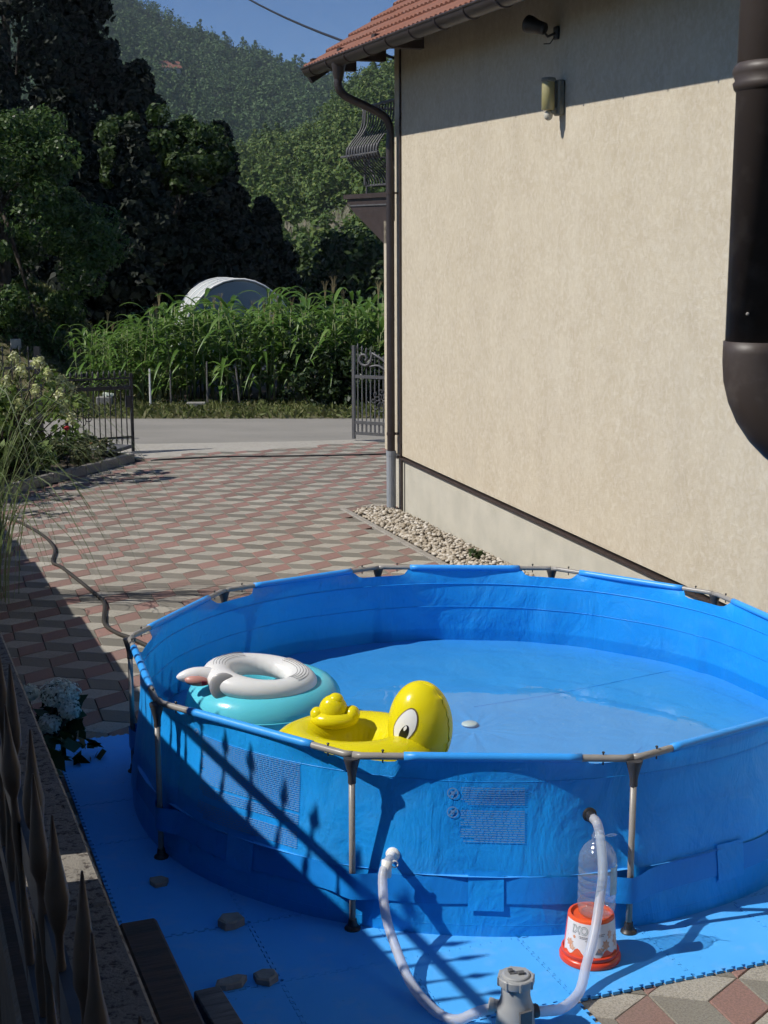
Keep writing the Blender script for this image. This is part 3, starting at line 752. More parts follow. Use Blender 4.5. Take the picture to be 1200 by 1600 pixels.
# big pipe close to the camera on the right
P0 = Vector((.326,-4.0,0)); pr_ = .077
bp = thing('flue_pipe', 'thick dark brown pipe with elbow at the right edge', 'pipe', (P0.x,P0.y,2.2))
m = MB(); m.tube([(0,0,.335),(0,0,2.5)], pr_-.004, 24); m.build('pipe', M['oldpipe'], bp, smooth=True)
arc = [(0,0,.34),(0,0,.315)]+[(.2-.2*math.cos(a), 0, .30-.2*math.sin(a)) for a in np.linspace(0,PI*.5,10)]+[(3.6,0,.10)]
m = MB(); m.tube(arc, pr_, 24); m.build('elbow', M['oldpipe'], bp, smooth=True)
m = MB(); m.lathe([(pr_-.004,-.03),(pr_+.001,-.024),(pr_+.004,-.012),(pr_-.001,-.006),(pr_+.005,.006),(pr_+.005,.016),(pr_+.001,.024),(pr_-.004,.028)], 24, TR(0,0,.885), cap=False); m.build('collar', M['oldpipe'], bp, smooth=True)
m = MB(); m.ell((-.045,-.060,.40), (.004,.004,.004), 8, 6); m.build('rivet', M['steel'], bp)

# overhead cable to the house front
a = HM @ Vector((.6,-.135,4.87)); b = Vector((-7.5,36,13.0))
cb = MB(); cb.tube([a.lerp(b, t)-Vector((0,0,2.0*t*(1-t))) for t in np.linspace(0,1,24)], .016, 6)
tag(cb.build('power_cable', M['blackplastic']), 'black overhead cable crossing the sky to the roof', 'cable')

# ================================================================== POOL
NS, RP, HP = 10, 1.83, .76; A0 = 3.744
def corner(k, r=RP): a = A0-2*PI*k/NS; return Vector((r*math.cos(a), r*math.sin(a), 0))
pool = thing('frame_pool', 'round blue frame pool with grey steel legs and rails', 'pool', (0,0,0))
def topz(t):
    d = min(t, 1-t)
    return HP-.042*(1-sst(.125,.185,d))
def linr(k, t, z, off=0):
    a = A0-2*PI*(k+t)/NS; ph = (t-.5)*2*PI/NS
    poly = RP*math.cos(PI/NS)/math.cos(ph); d = min(t, 1-t)
    wv = sst(.02,.80,z/HP); r = 1.742*wv+1.795*(1-wv)
    top = sst(.69,.76,z)*sst(.12,.185,d); r = r*(1-top)+poly*top
    r += .010*math.sin(PI*min(1,z/.6))*math.sin(17*ph+k*1.3)+off
    return Vector((r*math.cos(a), r*math.sin(a), z))
m = MB(); NC, NR = 36, 22
cols = []
for k in range(NS):
    for i in range(NC):
        t = i/NC; zt = topz(t)
        if .185 < t < .815: zt = HP
        cols.append([linr(k, t, zt*j/NR) for j in range(NR+1)])
for c in cols: m.v += [tuple(v) for v in c]
nc = len(cols)
for i in range(nc):
    for j in range(NR): m.f.append((i*(NR+1)+j, ((i+1)%nc)*(NR+1)+j, ((i+1)%nc)*(NR+1)+j+1, i*(NR+1)+j+1)); m.mi.append(0)
m.f = [f[::-1] for f in m.f]
liner = m.build('liner', M['liner'], pool, smooth=True)
FZ = .265
m = MB(); rings = np.linspace(0,1.785,16); m.v.append((0,0,FZ))
for r in rings[1:]:
    for q in range(72):
        a = 2*PI*q/72; m.v.append((r*math.cos(a), r*math.sin(a), FZ+.010*random.random()*(r < 1.7)))
for q in range(72): m.f.append((0, 1+q, 1+(q+1)%72)); m.mi.append(0)
for i in range(len(rings)-2):
    for q in range(72): m.f.append((1+i*72+q, 1+(i+1)*72+q, 1+(i+1)*72+(q+1)%72, 1+i*72+(q+1)%72)); m.mi.append(0)
m.build('pool_floor', M['floor'], pool, smooth=True)
for P in ([(.02,.36),(.55,.62),(1.26,1.05)], [(.62,-.75),(.72,-.52),(.84,-.28)]):
    m = MB(); m.tube(catmull([(x, y, FZ+.009) for x, y in P], 8), .0011, 5); m.build('floor_seam', M['liner'], pool)
# welded seam rings on the liner
for z, w_ in ((.655,.006),(.50,.004),(.06,.005)):
    m = MB(); n = NS*24; pts = [linr(q//24, (q%24)/24, z, -.002) for q in range(n)]; m.tube(pts, w_*.55, 5, closed=True); m.build('weld_seam', M['liner'], liner, smooth=True)
for k in range(NS):
    A, B = corner(k), corner(k+1); A.z = B.z = HP
    d = (B-A)
    # bend at the corners
    def pt(t): return A.lerp(B, t)
    A_in = A*1.0; mid0 = (A*.985); mid0.z = HP
    m = MB(); m.tube([Vector((A.x*.992,A.y*.992,HP)), pt(.035), pt(.08), pt(.5), pt(.92), pt(.965), Vector((B.x*.992,B.y*.992,HP))], .0148, 12); rail = m.build('rail', M['steel'], pool, smooth=True)
    m = MB(); m.tube([pt(t) for t in np.linspace(.185,.815,14)], .0185, 12); m.build('sleeve', M['sleeve'], pool, smooth=True)
    for t in (.11,.89):
        m = MB(); q = pt(t); m.tube([q-V(0,0,.028), q+V(0,0,.024)], .0032, 6); m.ell((q.x,q.y,q.z+.024), (.0065,.0065,.005), 8, 5); m.build('pin', M['blackplastic'], rail)
    # leg
    m = MB(); cx, cy = A.x, A.y; m.tube([(cx,cy,.02),(cx,cy,.67)], .0132, 12); leg = m.build('leg', M['steel'], pool, smooth=True)
    m = MB(); m.lathe([(.0165,.645),(.0165,.672),(.020,.695),(.030,.733),(.034,.746),(.034,.754)], 14, TR(cx,cy,0)); autosmooth(m.build('joint_collar', M['darkgreyplastic'], leg))
    m = MB(); m.lathe([(.033,0),(.034,.006),(.030,.012),(.021,.018),(.017,.045),(.0155,.045)], 14, TR(cx,cy,.012)); autosmooth(m.build('foot_cap', M['blackplastic'], leg))
# belt outside the legs
def beltp(k, t, z):
    a = A0-2*PI*(k+t)/NS; d = min(t,1-t); l = linr(k,t,z).xy.length+.006; r = l+(1.851-l)*math.exp(-(d/.07)**2)
    return Vector((r*math.cos(a), r*math.sin(a), z))
m = MB(); n = NS*24
for q in range(n):
    k, t = q//24, (q%24)/24
    for z in (.150,.205,.262): m.v.append(tuple(beltp(k, t, z+.004*math.sin(q*.35))))
for q in range(n):
    for j in range(2): m.f.append((q*3+j, q*3+j+1, ((q+1)%n)*3+j+1, ((q+1)%n)*3+j)); m.mi.append(0)
belt = m.build('belt', M['belt'], pool, smooth=True)
for k in range(NS):
    for t in (.52,):
        m = MB(); pts = []
        for i in range(6):
            for z in (.125,.17,.22,.285): pts.append(tuple(beltp(k, t-.065+.13*i/5, z)*1.0+beltp(k,t,z).normalized()*Vector((.005,.005,0))[0]))
        m.v = [Vector((p[0],p[1],z)) for p, z in zip(pts, [.125,.17,.22,.285]*6)]
        for i in range(5):
            for j in range(3): m.f.append((i*4+j, (i+1)*4+j, (i+1)*4+j+1, i*4+j+1)); m.mi.append(0)
        m.f = [f[::-1] for f in m.f]
        m.build('belt_patch', M['liner'], belt, smooth=True)
# warning prints: rows of small print, outside
def printpanel(k, t0, t1, z1, z0, rows, icons, name, gapz=None):
    m = MB()
    def q4(ta, tb, za, zb, off=.004):
        n = max(1, int(abs(tb-ta)/.03)+1)
        for i in range(n):
            a, b = ta+(tb-ta)*i/n, ta+(tb-ta)*(i+1)/n
            o = len(m.v); m.v += [tuple(linr(k,a,za,off)), tuple(linr(k,b,za,off)), tuple(linr(k,b,zb,off)), tuple(linr(k,a,zb,off))]; m.f.append((o,o+3,o+2,o+1)); m.mi.append(0)
    for r in range(rows):
        z = z1-(z1-z0)*(r+.5)/rows; h = (z1-z0)/rows*.42
        if gapz and any(a < (r/rows) < b for a, b in gapz): continue
        t = t0; end = t1-(random.random()*.05 if random.random() < .25 else 0)
        while t < end-.004:
            wd = random.uniform(.008,.028); q4(t, min(t+wd, end), z-h/2, z+h/2); t += wd+.0035
    for (t, z, r) in icons:
        for (ra, rb) in ((r, r*.80),):
            nseg = 24; sx = 1/(2*RP*math.sin(PI/NS))
            for i in range(nseg):
                a, b = 2*PI*i/nseg, 2*PI*(i+1)/nseg; o = len(m.v)
                for (rad, an) in ((ra,a),(ra,b),(rb,b),(rb,a)): m.v.append(tuple(linr(k, t+rad*math.cos(an)*sx, z+rad*math.sin(an), .004)))
                m.f.append((o,o+1,o+2,o+3)); m.mi.append(0)
        o = len(m.v); c_, s_ = .7*r, .10*r
        for (x_, z_) in ((-c_-s_,c_-s_),(-c_+s_,c_+s_),(c_+s_,-c_+s_),(c_-s_,-c_-s_)): m.v.append(tuple(linr(k, t+x_/(2*RP*math.sin(PI/NS)), z+z_, .0045)))
        m.f.append((o,o+1,o+2,o+3)); m.mi.append(0)
        o = len(m.v)
        for i in range(7):
            an = 2*PI*i/7; rr = r*(.55 if i % 2 else .32); m.v.append(tuple(linr(k, t+rr*math.cos(an)/(2*RP*math.sin(PI/NS)), z+rr*math.sin(an), .004)))
        m.f.append(tuple(range(o,o+7))); m.mi.append(0)
    m.build(name, M['print'], liner, kind='stuff')
printpanel(9, .25, .78, .655, .29, 40, [(.815,.655,.019)], 'warning_print', [(.55,.60),(.72,.80)])
printpanel(8, .38, .615, .635, .40, 24, [(.645,.605,.024),(.645,.525,.024)], 'warning_print', [(.30,.38)])
# water
WZ = .345
m = MB(); n = NS*12; m.v.append((0,0,WZ)); 
ring = [linr(q//12, (q%12)/12, WZ, -.003) for q in range(n)]
m.v += [tuple(p) for p in ring]; m.f = [(0, 1+q, 1+(q+1)%n)[::-1] for q in range(n)]; m.mi = [0]*n
tag(m.build('water', M['water'], None), 'shallow clear water in the blue pool', 'water', kind='structure')
# drain plug on the floor
m = MB(); m.lathe([(.045,0),(.045,.006),(.035,.012),(0.0,.012)], 20, TR(-.02,.06,FZ+.008)); m.build('drain_plug', M['white'], pool, smooth=True)
# wall fittings
def fitting(name_parent, k, t, z):
    p = linr(k, t, z); d = Vector((p.x,p.y,0)).normalized(); R_ = d.to_track_quat('Z','Y').to_matrix().to_4x4()
    m = MB(); m.lathe([(.030,-.004),(.030,.004),(.026,.008),(.021,.010),(.021,.05)], 18, Matrix.Translation(p) @ R_); autosmooth(m.build('hose_fitting', M['white'] if z < .4 else M['blackplastic'], pool)); return p+d*.05, d
FLp, FLd = fitting(pool, 8, .862, .335)
FRp, FRd = fitting(pool, 8, .135, .505)

# ---- hoses
PUMP = Vector((-.015,-2.50,0))
def hose(label, pts, r=.019):
    P = catmull(pts, 10); L = 0; m = MB(); rs = []
    for i, p in enumerate(P):
        rs.append(r*(1+.025*math.sin(i*2.1)))
    m.tube(P, rs, 14); o = m.build('pump_hose', M['hose'], None, smooth=True); tag(o, label, 'hose', 'milky hoses of the pool pump'); return o
h1 = hose('milky plastic hose from the lower left pool fitting to the pump', [FLp-FLd*.02, FLp+FLd*.04, FLp+FLd*.075+V(-.01,0,-.045), (-.475,-1.965,.20),(-.435,-2.08,.115),(-.375,-2.24,.05),(-.29,-2.38,.024),(-.22,-2.44,.028),(-.15,-2.47,.075),(-.085,-2.49,.105)])
h2 = hose('milky plastic hose from the upper right pool fitting to the pump', [FRp-FRd*.02, FRp+FRd*.035, FRp+FRd*.065+V(.004,0,-.045), (.373,-1.955,.37),(.352,-2.02,.27),(.325,-2.09,.18),(.285,-2.17,.095),(.245,-2.27,.04),(.17,-2.38,.04),(.10,-2.46,.075),(.055,-2.49,.09)])
m = MB(); q = FLp+FLd*.045; m.tube([q+V(0,0,.016), q-V(.004,.004,.050)], .0215, 14); m.tube([q+V(.03,-.0,.0)+V(.014*math.cos(a),.0,.014*math.sin(a)) for a in np.linspace(0,2*PI,12)], .003, 6); m.build('hose_clamp', M['white'], h1, smooth=True)

# ---- pump
pu = thing('filter_pump', 'grey cartridge filter pump with screw lid on the mat', 'pump', (PUMP.x,PUMP.y,.012), math.radians(10)); pu.scale = (.96,.96,.93)
m = MB(); m.lathe([(.075,0),(.078,.01),(.072,.05),(.070,.11),(.060,.135),(.054,.16),(.054,.215)], 28); autosmooth(m.build('housing', M['pumpgrey'], pu))
m = MB(); m.lathe([(.058,.205),(.065,.207),(.067,.215),(.067,.236),(.064,.240),(.052,.240),(.050,.246),(.046,.249),(.0,.249)], 32); autosmooth(lid := m.build('lid', M['pumpgrey'], pu), 25)
for k in range(8):
    m = MB(); a = 2*PI*k/8; m.bbox((.0655*math.cos(a),.0655*math.sin(a),.222), (.010,.010,.036), .002, None); m.build('grip', M['pumpgrey'], lid)
m = MB(); m.bbox((-.018,.012,.254), (.018,.020,.012), .002); m.bbox((.016,-.010,.254), (.024,.018,.012), .002); m.box((0,0,.2505), (.05,.016,.004)); m.build('air_valve', M['pumpdark'], lid)
m = MB(); m.tube([(-.05,.02,.105),(-.092,.03,.112)], .0235, 16); m.tube([(-.078,.026,.109),(-.094,.030,.112)], .027, 16); m.build('inlet', M['pumpgrey'], pu, smooth=False)
m = MB(); m.tube([(.05,-.01,.09),(.085,-.01,.092)], .0235, 16); m.tube([(.066,-.01,.091),(.08,-.01,.092)], .027, 16); m.build('outlet', M['pumpdark'], pu)
m = MB(); m.box((.0,-.068,.09), (.05,.012,.07), TR(0,0,0,.3)); m.build('motor_cover', M['pumpdark'], pu)

# ---- bucket and bottle
BK = Vector((.332,-1.955,.012))
bu = thing('bucket', 'upturned white and orange bucket standing before the pool', 'bucket', BK); bu.scale = (1,1,1.12)
def bucket_r(z): return .106-.016*z/.165
m = MB(); m.lathe([(.114,0),(.120,.004),(.121,.016),(.116,.024),(.110,.026),(.113,.032),(.113,.040),(.106,.044)], 36, cap=False); autosmooth(m.build('rim', M['red'], bu))
m = MB(); m.lathe([(.1045,.03),(.0905,.165)], 36, cap=False); body = m.build('body', M['orange'], bu, smooth=True)
m = MB(); m.lathe([(.0905,.165),(.088,.170),(.080,.171),(.074,.160),(.0,.158)], 36, cap=False); autosmooth(m.build('base_recess', M['orange'], bu))
def on_bucket(a, z, off=.001): r = .1045-(z-.03)*(.014/.135)+off; return (r*math.cos(a), r*math.sin(a), z)
m = MB(); nA = 40; nZ = 6
for i in range(nA+1):
    a = math.radians(-172)+math.radians(200)*i/nA
    for j in range(nZ+1):
        lo = .052+.010*math.sin(a*5)+.008*math.sin(a*11+1); z = lo+(.161-lo)*j/nZ; m.v.append(on_bucket(a, z))
for i in range(nA):
    for j in range(nZ): m.f.append((i*(nZ+1)+j, (i+1)*(nZ+1)+j, (i+1)*(nZ+1)+j+1, i*(nZ+1)+j+1)); m.mi.append(0)
lb = m.build('paper_label', M['whitevinyl'], bu, smooth=True)
def text_mesh(txt, size):
    cu = bpy.data.curves.new('txt', 'FONT'); cu.body = txt; cu.size = size; cu.resolution_u = 3; cu.offset = .0
    o = bpy.data.objects.new('txt', cu); COL.objects.link(o); dg = bpy.context.evaluated_depsgraph_get(); me = bpy.data.meshes.new_from_object(o.evaluated_get(dg))
    vs = [v.co.copy() for v in me.vertices]; fs = [tuple(p.vertices) for p in me.polygons]
    bpy.data.objects.remove(o); bpy.data.curves.remove(cu); bpy.data.meshes.remove(me); return vs, fs
def bucket_text(txt, size, a0, z0, off, mat, grow=0):
    vs, fs = text_mesh(txt, size); m = MB()
    m.v = [on_bucket(a0+v.x/.10, z0+v.y, off) for v in vs]; m.f = fs; m.mi = [0]*len(fs); m.build('lettering', mat, lb)
A_T = math.radians(-146)
for dx, dy in ((-.0022,0),(.0022,0),(0,.0022),(0,-.0022),(-.0016,-.0016),(.0016,.0016),(.0016,-.0016),(-.0016,.0016)):
    pass
def outlined(txt, size, a0, z0):
    vs, fs = text_mesh(txt, size); m = MB()
    for i in range(10):
        an = 2*PI*i/10
        m.add([on_bucket(a0+(v.x+.0016*math.cos(an))/.10, z0+v.y+.0016*math.sin(an), .0016+.00002*i) for v in vs], fs)
    m.build('lettering', M['black'], lb); bucket_text(txt, size, a0, z0, .0024, M['white'])
outlined('!XO', .040, A_T, .122)
# small illegible print lines and pale orange artwork on the label
m = MB()
for (a_, z_, w__) in ((-126,.112,.045),(-124,.107,.038),(-96,.124,.05),(-92,.118,.04),(-110,.100,.02)):
    a_ = math.radians(a_); x = 0
    while x < w__:
        dw = random.uniform(.003,.008); o = len(m.v); m.v += [on_bucket(a_+x/.1,z_,.002),on_bucket(a_+(x+dw)/.1,z_,.002),on_bucket(a_+(x+dw)/.1,z_+.0028,.002),on_bucket(a_+x/.1,z_+.0028,.002)]; m.f.append((o,o+1,o+2,o+3)); m.mi.append(0); x += dw+.0015
m.build('small_print', M['greyprint'], lb)
m = MB()
for (a_, z_, ra, rz_) in ((-150,.082,.022,.016),(-142,.066,.018,.010),(-62,.085,.020,.022),(-50,.12,.014,.018),(-75,.070,.018,.010),(-138,.108,.008,.007),(-30,.09,.02,.03)):
    o = len(m.v); nn = 14
    for i in range(nn):
        an = 2*PI*i/nn; k_ = 1 if i % 2 else .62; m.v.append(on_bucket(math.radians(a_)+ra*k_*math.cos(an)/.1, z_+rz_*k_*math.sin(an), .0019))
    m.f.append(tuple(range(o,o+nn))); m.mi.append(0)
m.build('label_artwork', simple('pale_orange_print', (.62,.26,.12), .4, (.66,.45,.33), 40), lb, kind='stuff')
m = MB(); o = 0
for p in ((-88,.056),(-70,.050),(-72,.064),(-80,.078)): m.v.append(on_bucket(math.radians(p[0]), p[1], .0022))
m.f.append((0,1,2,3)); m.mi.append(0); m.build('hazard_mark', M['greyprint'], lb)

bo = thing('water_bottle', 'large empty clear plastic bottle standing on the upturned bucket', 'bottle', (BK.x+.022,BK.y+.012,BK.z+.178))
prof = [(.0,.004),(.058,.004),(.070,.012)]
for i in range(5):
    z = .03+i*.034; prof += [(.0725,z),(.0748,z+.010),(.0748,z+.022),(.0685,z+.027),(.0685,z+.031)]
prof += [(.0745,.205),(.075,.225),(.070,.252),(.056,.278),(.036,.298),(.024,.308),(.022,.318),(.026,.320),(.026,.326),(.021,.328),(.021,.345)]
m = MB(); m.lathe(prof, 30, cap=False); m.build('shell', M['bottle'], bo, smooth=True)
m = MB(); m.lathe([(.0225,.322),(.0235,.324),(.0235,.347),(.020,.350),(0,.350)], 18); autosmooth(m.build('cap', M['white'], bo)) if False else None
m = MB(); m.tube(catmull([(.022,0,.322),(.045,-.012,.336),(.066,-.02,.338),(.060,-.012,.330),(.035,0,.322)], 5), .0025, 6); m.build('handle', M['bottle'], bo)
m = MB()
for i in range(13):
    a = math.radians(-58+70*i/12)
    for z in (.105,.22): m.v.append((.0762*math.cos(a),.0762*math.sin(a),z-.018*i/12))
for i in range(12): m.f.append((i*2,(i+1)*2,(i+1)*2+1,i*2+1)); m.mi.append(0)
m.build('label', M['label'], bo, smooth=True)

# ---- floats
rg = thing('swim_ring', 'turquoise inflatable swim ring floating in the pool', 'swim ring', (-1.115,-.02,WZ+.095), .3)
m = MB(); m.torus(.285,.125, None, 56, 22, lambda a, b: 1+(.014*math.sin(a*34)*max(0,math.cos(b))**3)+.008*math.sin(a*3)); m.build('tube', M['turq'], rg, smooth=True)
m = MB(); m.torus(.285,.126, None, 56, 4, None) if False else m.tube([(.411*math.cos(a),.411*math.sin(a),.0) for a in np.linspace(0,2*PI,60)[:-1]], .004, 5, closed=True); m.build('seam', M['turq'], rg, smooth=True)
ws = thing('baby_float', 'white inflatable baby float with wings lying on the turquoise ring', 'baby float', M=TR(-1.125,-.12,WZ+.248,math.radians(8),math.radians(5),math.radians(7)))
def wf(a, b): return 1+.05*math.cos(2*a)+(.012*math.sin(a*22)*max(0,-math.cos(b)))
m = MB(); m.torus(.205,.074, Matrix.Diagonal((1.06,.90,.80,1)), 56, 22, wf); m.build('tube', M['whitevinyl'], ws, smooth=True)
for k in range(5):
    R0, dz = .178+.014*k, .0; bcos = (R0-.205)/.074; zz = .074*.82*math.sqrt(max(0,1-bcos*bcos))
    m = MB(); arc = [(R0*1.06*math.cos(a),R0*.90*math.sin(a),zz+.0015) for a in np.linspace(-.75,.9,26)]; m.tube(arc, .0014, 4); m.build('stripe', M['greyprint'], ws)
    m = MB(); arc = [(R0*1.06*math.cos(a),R0*.90*math.sin(a),zz+.0015) for a in np.linspace(2.0,3.2,20)]; m.tube(arc, .0012, 4); m.build('stripe', M['greyprint'], ws)
m = MB(); m.tube(catmull([(-.22,-.05,.0),(-.28,-.05,.006),(-.34,-.055,.006),(-.395,-.06,-.004),(-.43,-.065,-.010)],5), [.045,.046,.047,.047,.046,.046,.045,.044,.043,.042,.041,.039,.037,.035,.032,.029,.025,.021,.016,.010,.004], 14); m.build('beak', M['whitevinyl'], ws, smooth=True)
m = MB(); m.ell((-.325,-.060,-.010), (.070,.040,.030), 16, 10, TR(0,0,0,.06)); m.build('beak_underside', M['pinkprint'], ws, smooth=True)
m = MB(); m.box((-.300,-.099,-.004), (.026,.004,.022), TR(0,0,0,.1)); m.build('print_mark', M['redprint'], ws)
m = MB(); m.ell((-.185,-.150,-.004), (.075,.022,.085), 16, 12, TR(0,0,0,0,0,-.6) if False else Matrix.Translation((-.185,-.155,-.01)) @ Matrix.Rotation(-.7,4,'Y') @ Matrix.Translation((.185,.15,.004))); m.build('wing', simple('grey_wing_vinyl', (.34,.33,.33), .35), ws, smooth=True)
m = MB(); m.ell((-.225,-.128,-.025), (.034,.022,.024), 12, 8); m.build('cheek_patch', M['orangeprint'], ws, smooth=True)
m = MB(); m.ell((.155,-.125,-.075), (.075,.05,.035), 14, 10); m.build('seat_underside', M['pinkprint'], ws, smooth=True)
m = MB(); m.ell((.115,-.168,-.078), (.028,.012,.020), 12, 8); m.build('leg_hole', M['black'], ws, smooth=True)

dk = thing('duck_float', 'yellow inflatable duck float with large cartoon eye by the near rim', 'duck float', (-.60,-1.10,WZ+.10)); dk.scale = (1.06,1.06,1.10)
m = MB(); 
def df(a, b): return 1+.045*math.sin(a*34)*max(0,-math.cos(b))**1.5
m.torus(.205,.132, Matrix.Translation((-.01,0,.035)) @ Matrix.Diagonal((1.16,.98,1.25,1)), 64, 24, df); m.build('body_ring', M['yellow'], dk, smooth=True)
def hf(p):
    wr = 0
    an = math.atan2(p.y, p.x)
    return 1+.030*math.sin(p.z*30)*max(0,1-abs(an+.55)*2.2)*(1 if p.z > -.35 else 0)
m = MB(); m.ell((.265,-.015,.205), (.138,.130,.192), 40, 34, None, hf); m.build('head', M['yellow'], dk, smooth=True)
sm = MB()
sp = []
for q in range(30):
    th = PI*(.03+.80*q/29); an = -.55; p_ = Vector((math.sin(th)*math.cos(an), math.sin(th)*math.sin(an), math.cos(th))); g_ = hf(p_)
    sp.append((.265+p_.x*.138*g_*1.003, -.015+p_.y*.130*g_*1.003, .205+p_.z*.192*g_*1.003))
sm.tube(sp, .0026, 5); sm.build('seam', M['yellow'], dk, smooth=True)
m = MB(); m.ell((-.10,.09,.205), (.105,.07,.042), 20, 12); m.ell((-.105,.09,.245), (.062,.05,.062), 16, 12); m.ell((-.025,.09,.225), (.035,.04,.036), 14, 10); m.ell((-.175,.09,.225), (.030,.035,.03), 12, 8); m.ell((-.095,.09,.285), (.036,.034,.030), 12, 8); m.build('tail', M['yellow'], dk, smooth=True)
def on_head(a, z, off=1.012):
    # a: horizontal angle, z: -1..1
    s_ = math.sqrt(max(0,1-z*z)); return (.265+.138*off*s_*math.cos(a), -.015+.130*off*s_*math.sin(a), .205+.192*off*z)
def patch(name, fn, mat, off):
    m = MB(); nr, na = 6, 26; m.v.append(on_head(*fn(0,0), off))
    for r in range(1,nr+1):
        for i in range(na): m.v.append(on_head(*fn(r/nr, 2*PI*i/na), off))
    for i in range(na): m.f.append((0,1+i,1+(i+1)%na)); m.mi.append(0)
    for r in range(nr-1):
        for i in range(na): m.f.append((1+r*na+i,1+(r+1)*na+i,1+(r+1)*na+(i+1)%na,1+r*na+(i+1)%na)); m.mi.append(0)
    m.build(name, mat, dk, smooth=True)
EA = -2.12
def eye(sa, sz, ca, cz):
    def f(r, th):
        x = r*math.cos(th); y = r*math.sin(th); y2 = y*sz; k = 1-.35*max(0,-y)
        return (EA+ca+x*sa*k+.16*y*1.0*(sz/.3), cz+y2)
    return f
patch('eye_outline', eye(.40,.43,0,.15), M['brownprint'], 1.012)
patch('eye_white', eye(.36,.40,0,.15), M['white'], 1.018)
patch('pupil', eye(.15,.21,.0,.02), M['black'], 1.024)
patch('eye_glint', eye(.05,.055,.06,.16), M['white'], 1.03)
m = MB(); m.ell((.335,-.10,.055), (.085,.055,.030), 18, 10); m.build('bill', M['orangevinyl'], dk, smooth=True)
m = MB(); m.ell((.372,-.11,.075), (.035,.04,.026), 14, 8); m.build('bill_tip', M['brownprint'], dk, smooth=True)
for (x, y, r_) in ((-.235,-.085,.032),(-.20,-.12,.026),(-.26,-.05,.022)):
    pass

# ---- foam mat tiles
mt = thing('foam_mat', 'blue interlocking foam mat spread under the pool', 'mat', (0,0,0), math.radians(20))
T = .5; TE = 11
def edge(n_):
    pts = []
    p = T/n_
    for i in range(n_):
        s0 = i*p
        pts += [(s0+p*.22,0),(s0+p*.17,1),(s0+p*.83,1),(s0+p*.78,0)] if i % 1 == 0 else []
    return pts
D = .014
def tile_poly():
    P = []
    e = edge(TE)
    P += [(x, -D*h+.0018) for x, h in e]
    P += [(T+D*0-.001-(-D*h), y) for y, h in [(q[0], q[1]) for q in e]] if False else [(T-D*h-.0018, y) for y, h in e]
    P += [(T-x, T-D*h-.0018) for x, h in e]
    P += [(-D*h+.0018, T-y) for y, h in e]
    return P
tp = tile_poly()
m = MB(); m.prism(tp, 0, .0115)
tme2 = m.mesh('mat_tile', M['foam'])
U0, V0 = -2.05, -.21-2.0
for i in range(9):
    for j in range(-2, 8):
        u, v = U0+i*T, V0+j*T
        if j < 0 and i > 2: continue
        if j > 6: continue
        ok = False
        for du in (0,.25,.5):
            for dv in (0,.25,.5):
                x_, y_ = u+du, v+dv
                if math.hypot(x_, y_) > 1.70: ok = True
        if u > 1.6 and v > -.5: ok = False
        if not ok: continue
        link('mat_tile', tme2, mt, M=Matrix.Translation((u+random.uniform(-.002,.002), v+random.uniform(-.002,.002), random.uniform(.0005,.0035))) @ Matrix.Rotation(random.gauss(0,.0025),4,'Z'))
# ---- stones lying on the mat
def stone(label, x, y, sx, sy, sz, rz):
    m = MB(); pts = []
    n = 6
    for i in range(n):
        a = 2*PI*i/n+random.uniform(-.25,.25); pts.append((sx*math.cos(a)*random.uniform(.85,1.15), sy*math.sin(a)*random.uniform(.85,1.15)))
    n_ = len(pts); m.v = [(p[0]*1.02,p[1]*1.02,0) for p in pts]+[(p[0],p[1],sz*random.uniform(.75,1)) for p in pts]+[(p[0]*.8,p[1]*.8,sz*random.uniform(.95,1.1)) for p in pts]
    m.f = [tuple(range(n_))[::-1], tuple(range(2*n_,3*n_))]+[(i,(i+1)%n_,(i+1)%n_+n_,i+n_) for i in range(n_)]+[(i+n_,(i+1)%n_+n_,(i+1)%n_+2*n_,i+2*n_) for i in range(n_)]; m.mi = [0]*len(m.f)
    o = m.build('stone', M['slate']); o.location = (x,y,.0135); o.rotation_euler = (0,0,rz); tag(o, label, 'stone', 'flat stones lying on the blue mat')
stone('flat grey stone on the mat nearest the second pool leg', -1.475,-1.31, .044,.050,.020,.4)
stone('largest grey stone on the mat, middle of the shaded part', -1.115,-1.69, .060,.050,.034,.1)
stone('squarish grey stone on the mat nearest the pump', -.930,-2.135, .045,.050,.026,.8)
stone('long low grey stone touching the plank end', -1.06,-2.175, .068,.034,.024,.5)
# ---- timber
m = MB(); m.bbox((0,-.6,.09), (.15,1.2,.17), .012)
o = m.build('timber_beam', M['wood_dark']); o.location = (-1.445,-1.99,.013); o.rotation_euler = (0,0,math.radians(21)); tag(o, 'thick dark brown timber beam lying beside the concrete coping', 'beam')
m = MB(); m.bbox((0,-.35,.05), (.10,.7,.06), .005)
o = m.build('wooden_plank', M['wood_grey']); o.location = (-1.135,-2.31,.0); o.rotation_euler = (0,0,math.radians(24)); tag(o, 'weathered grey plank end beside the dark timber beam', 'plank')

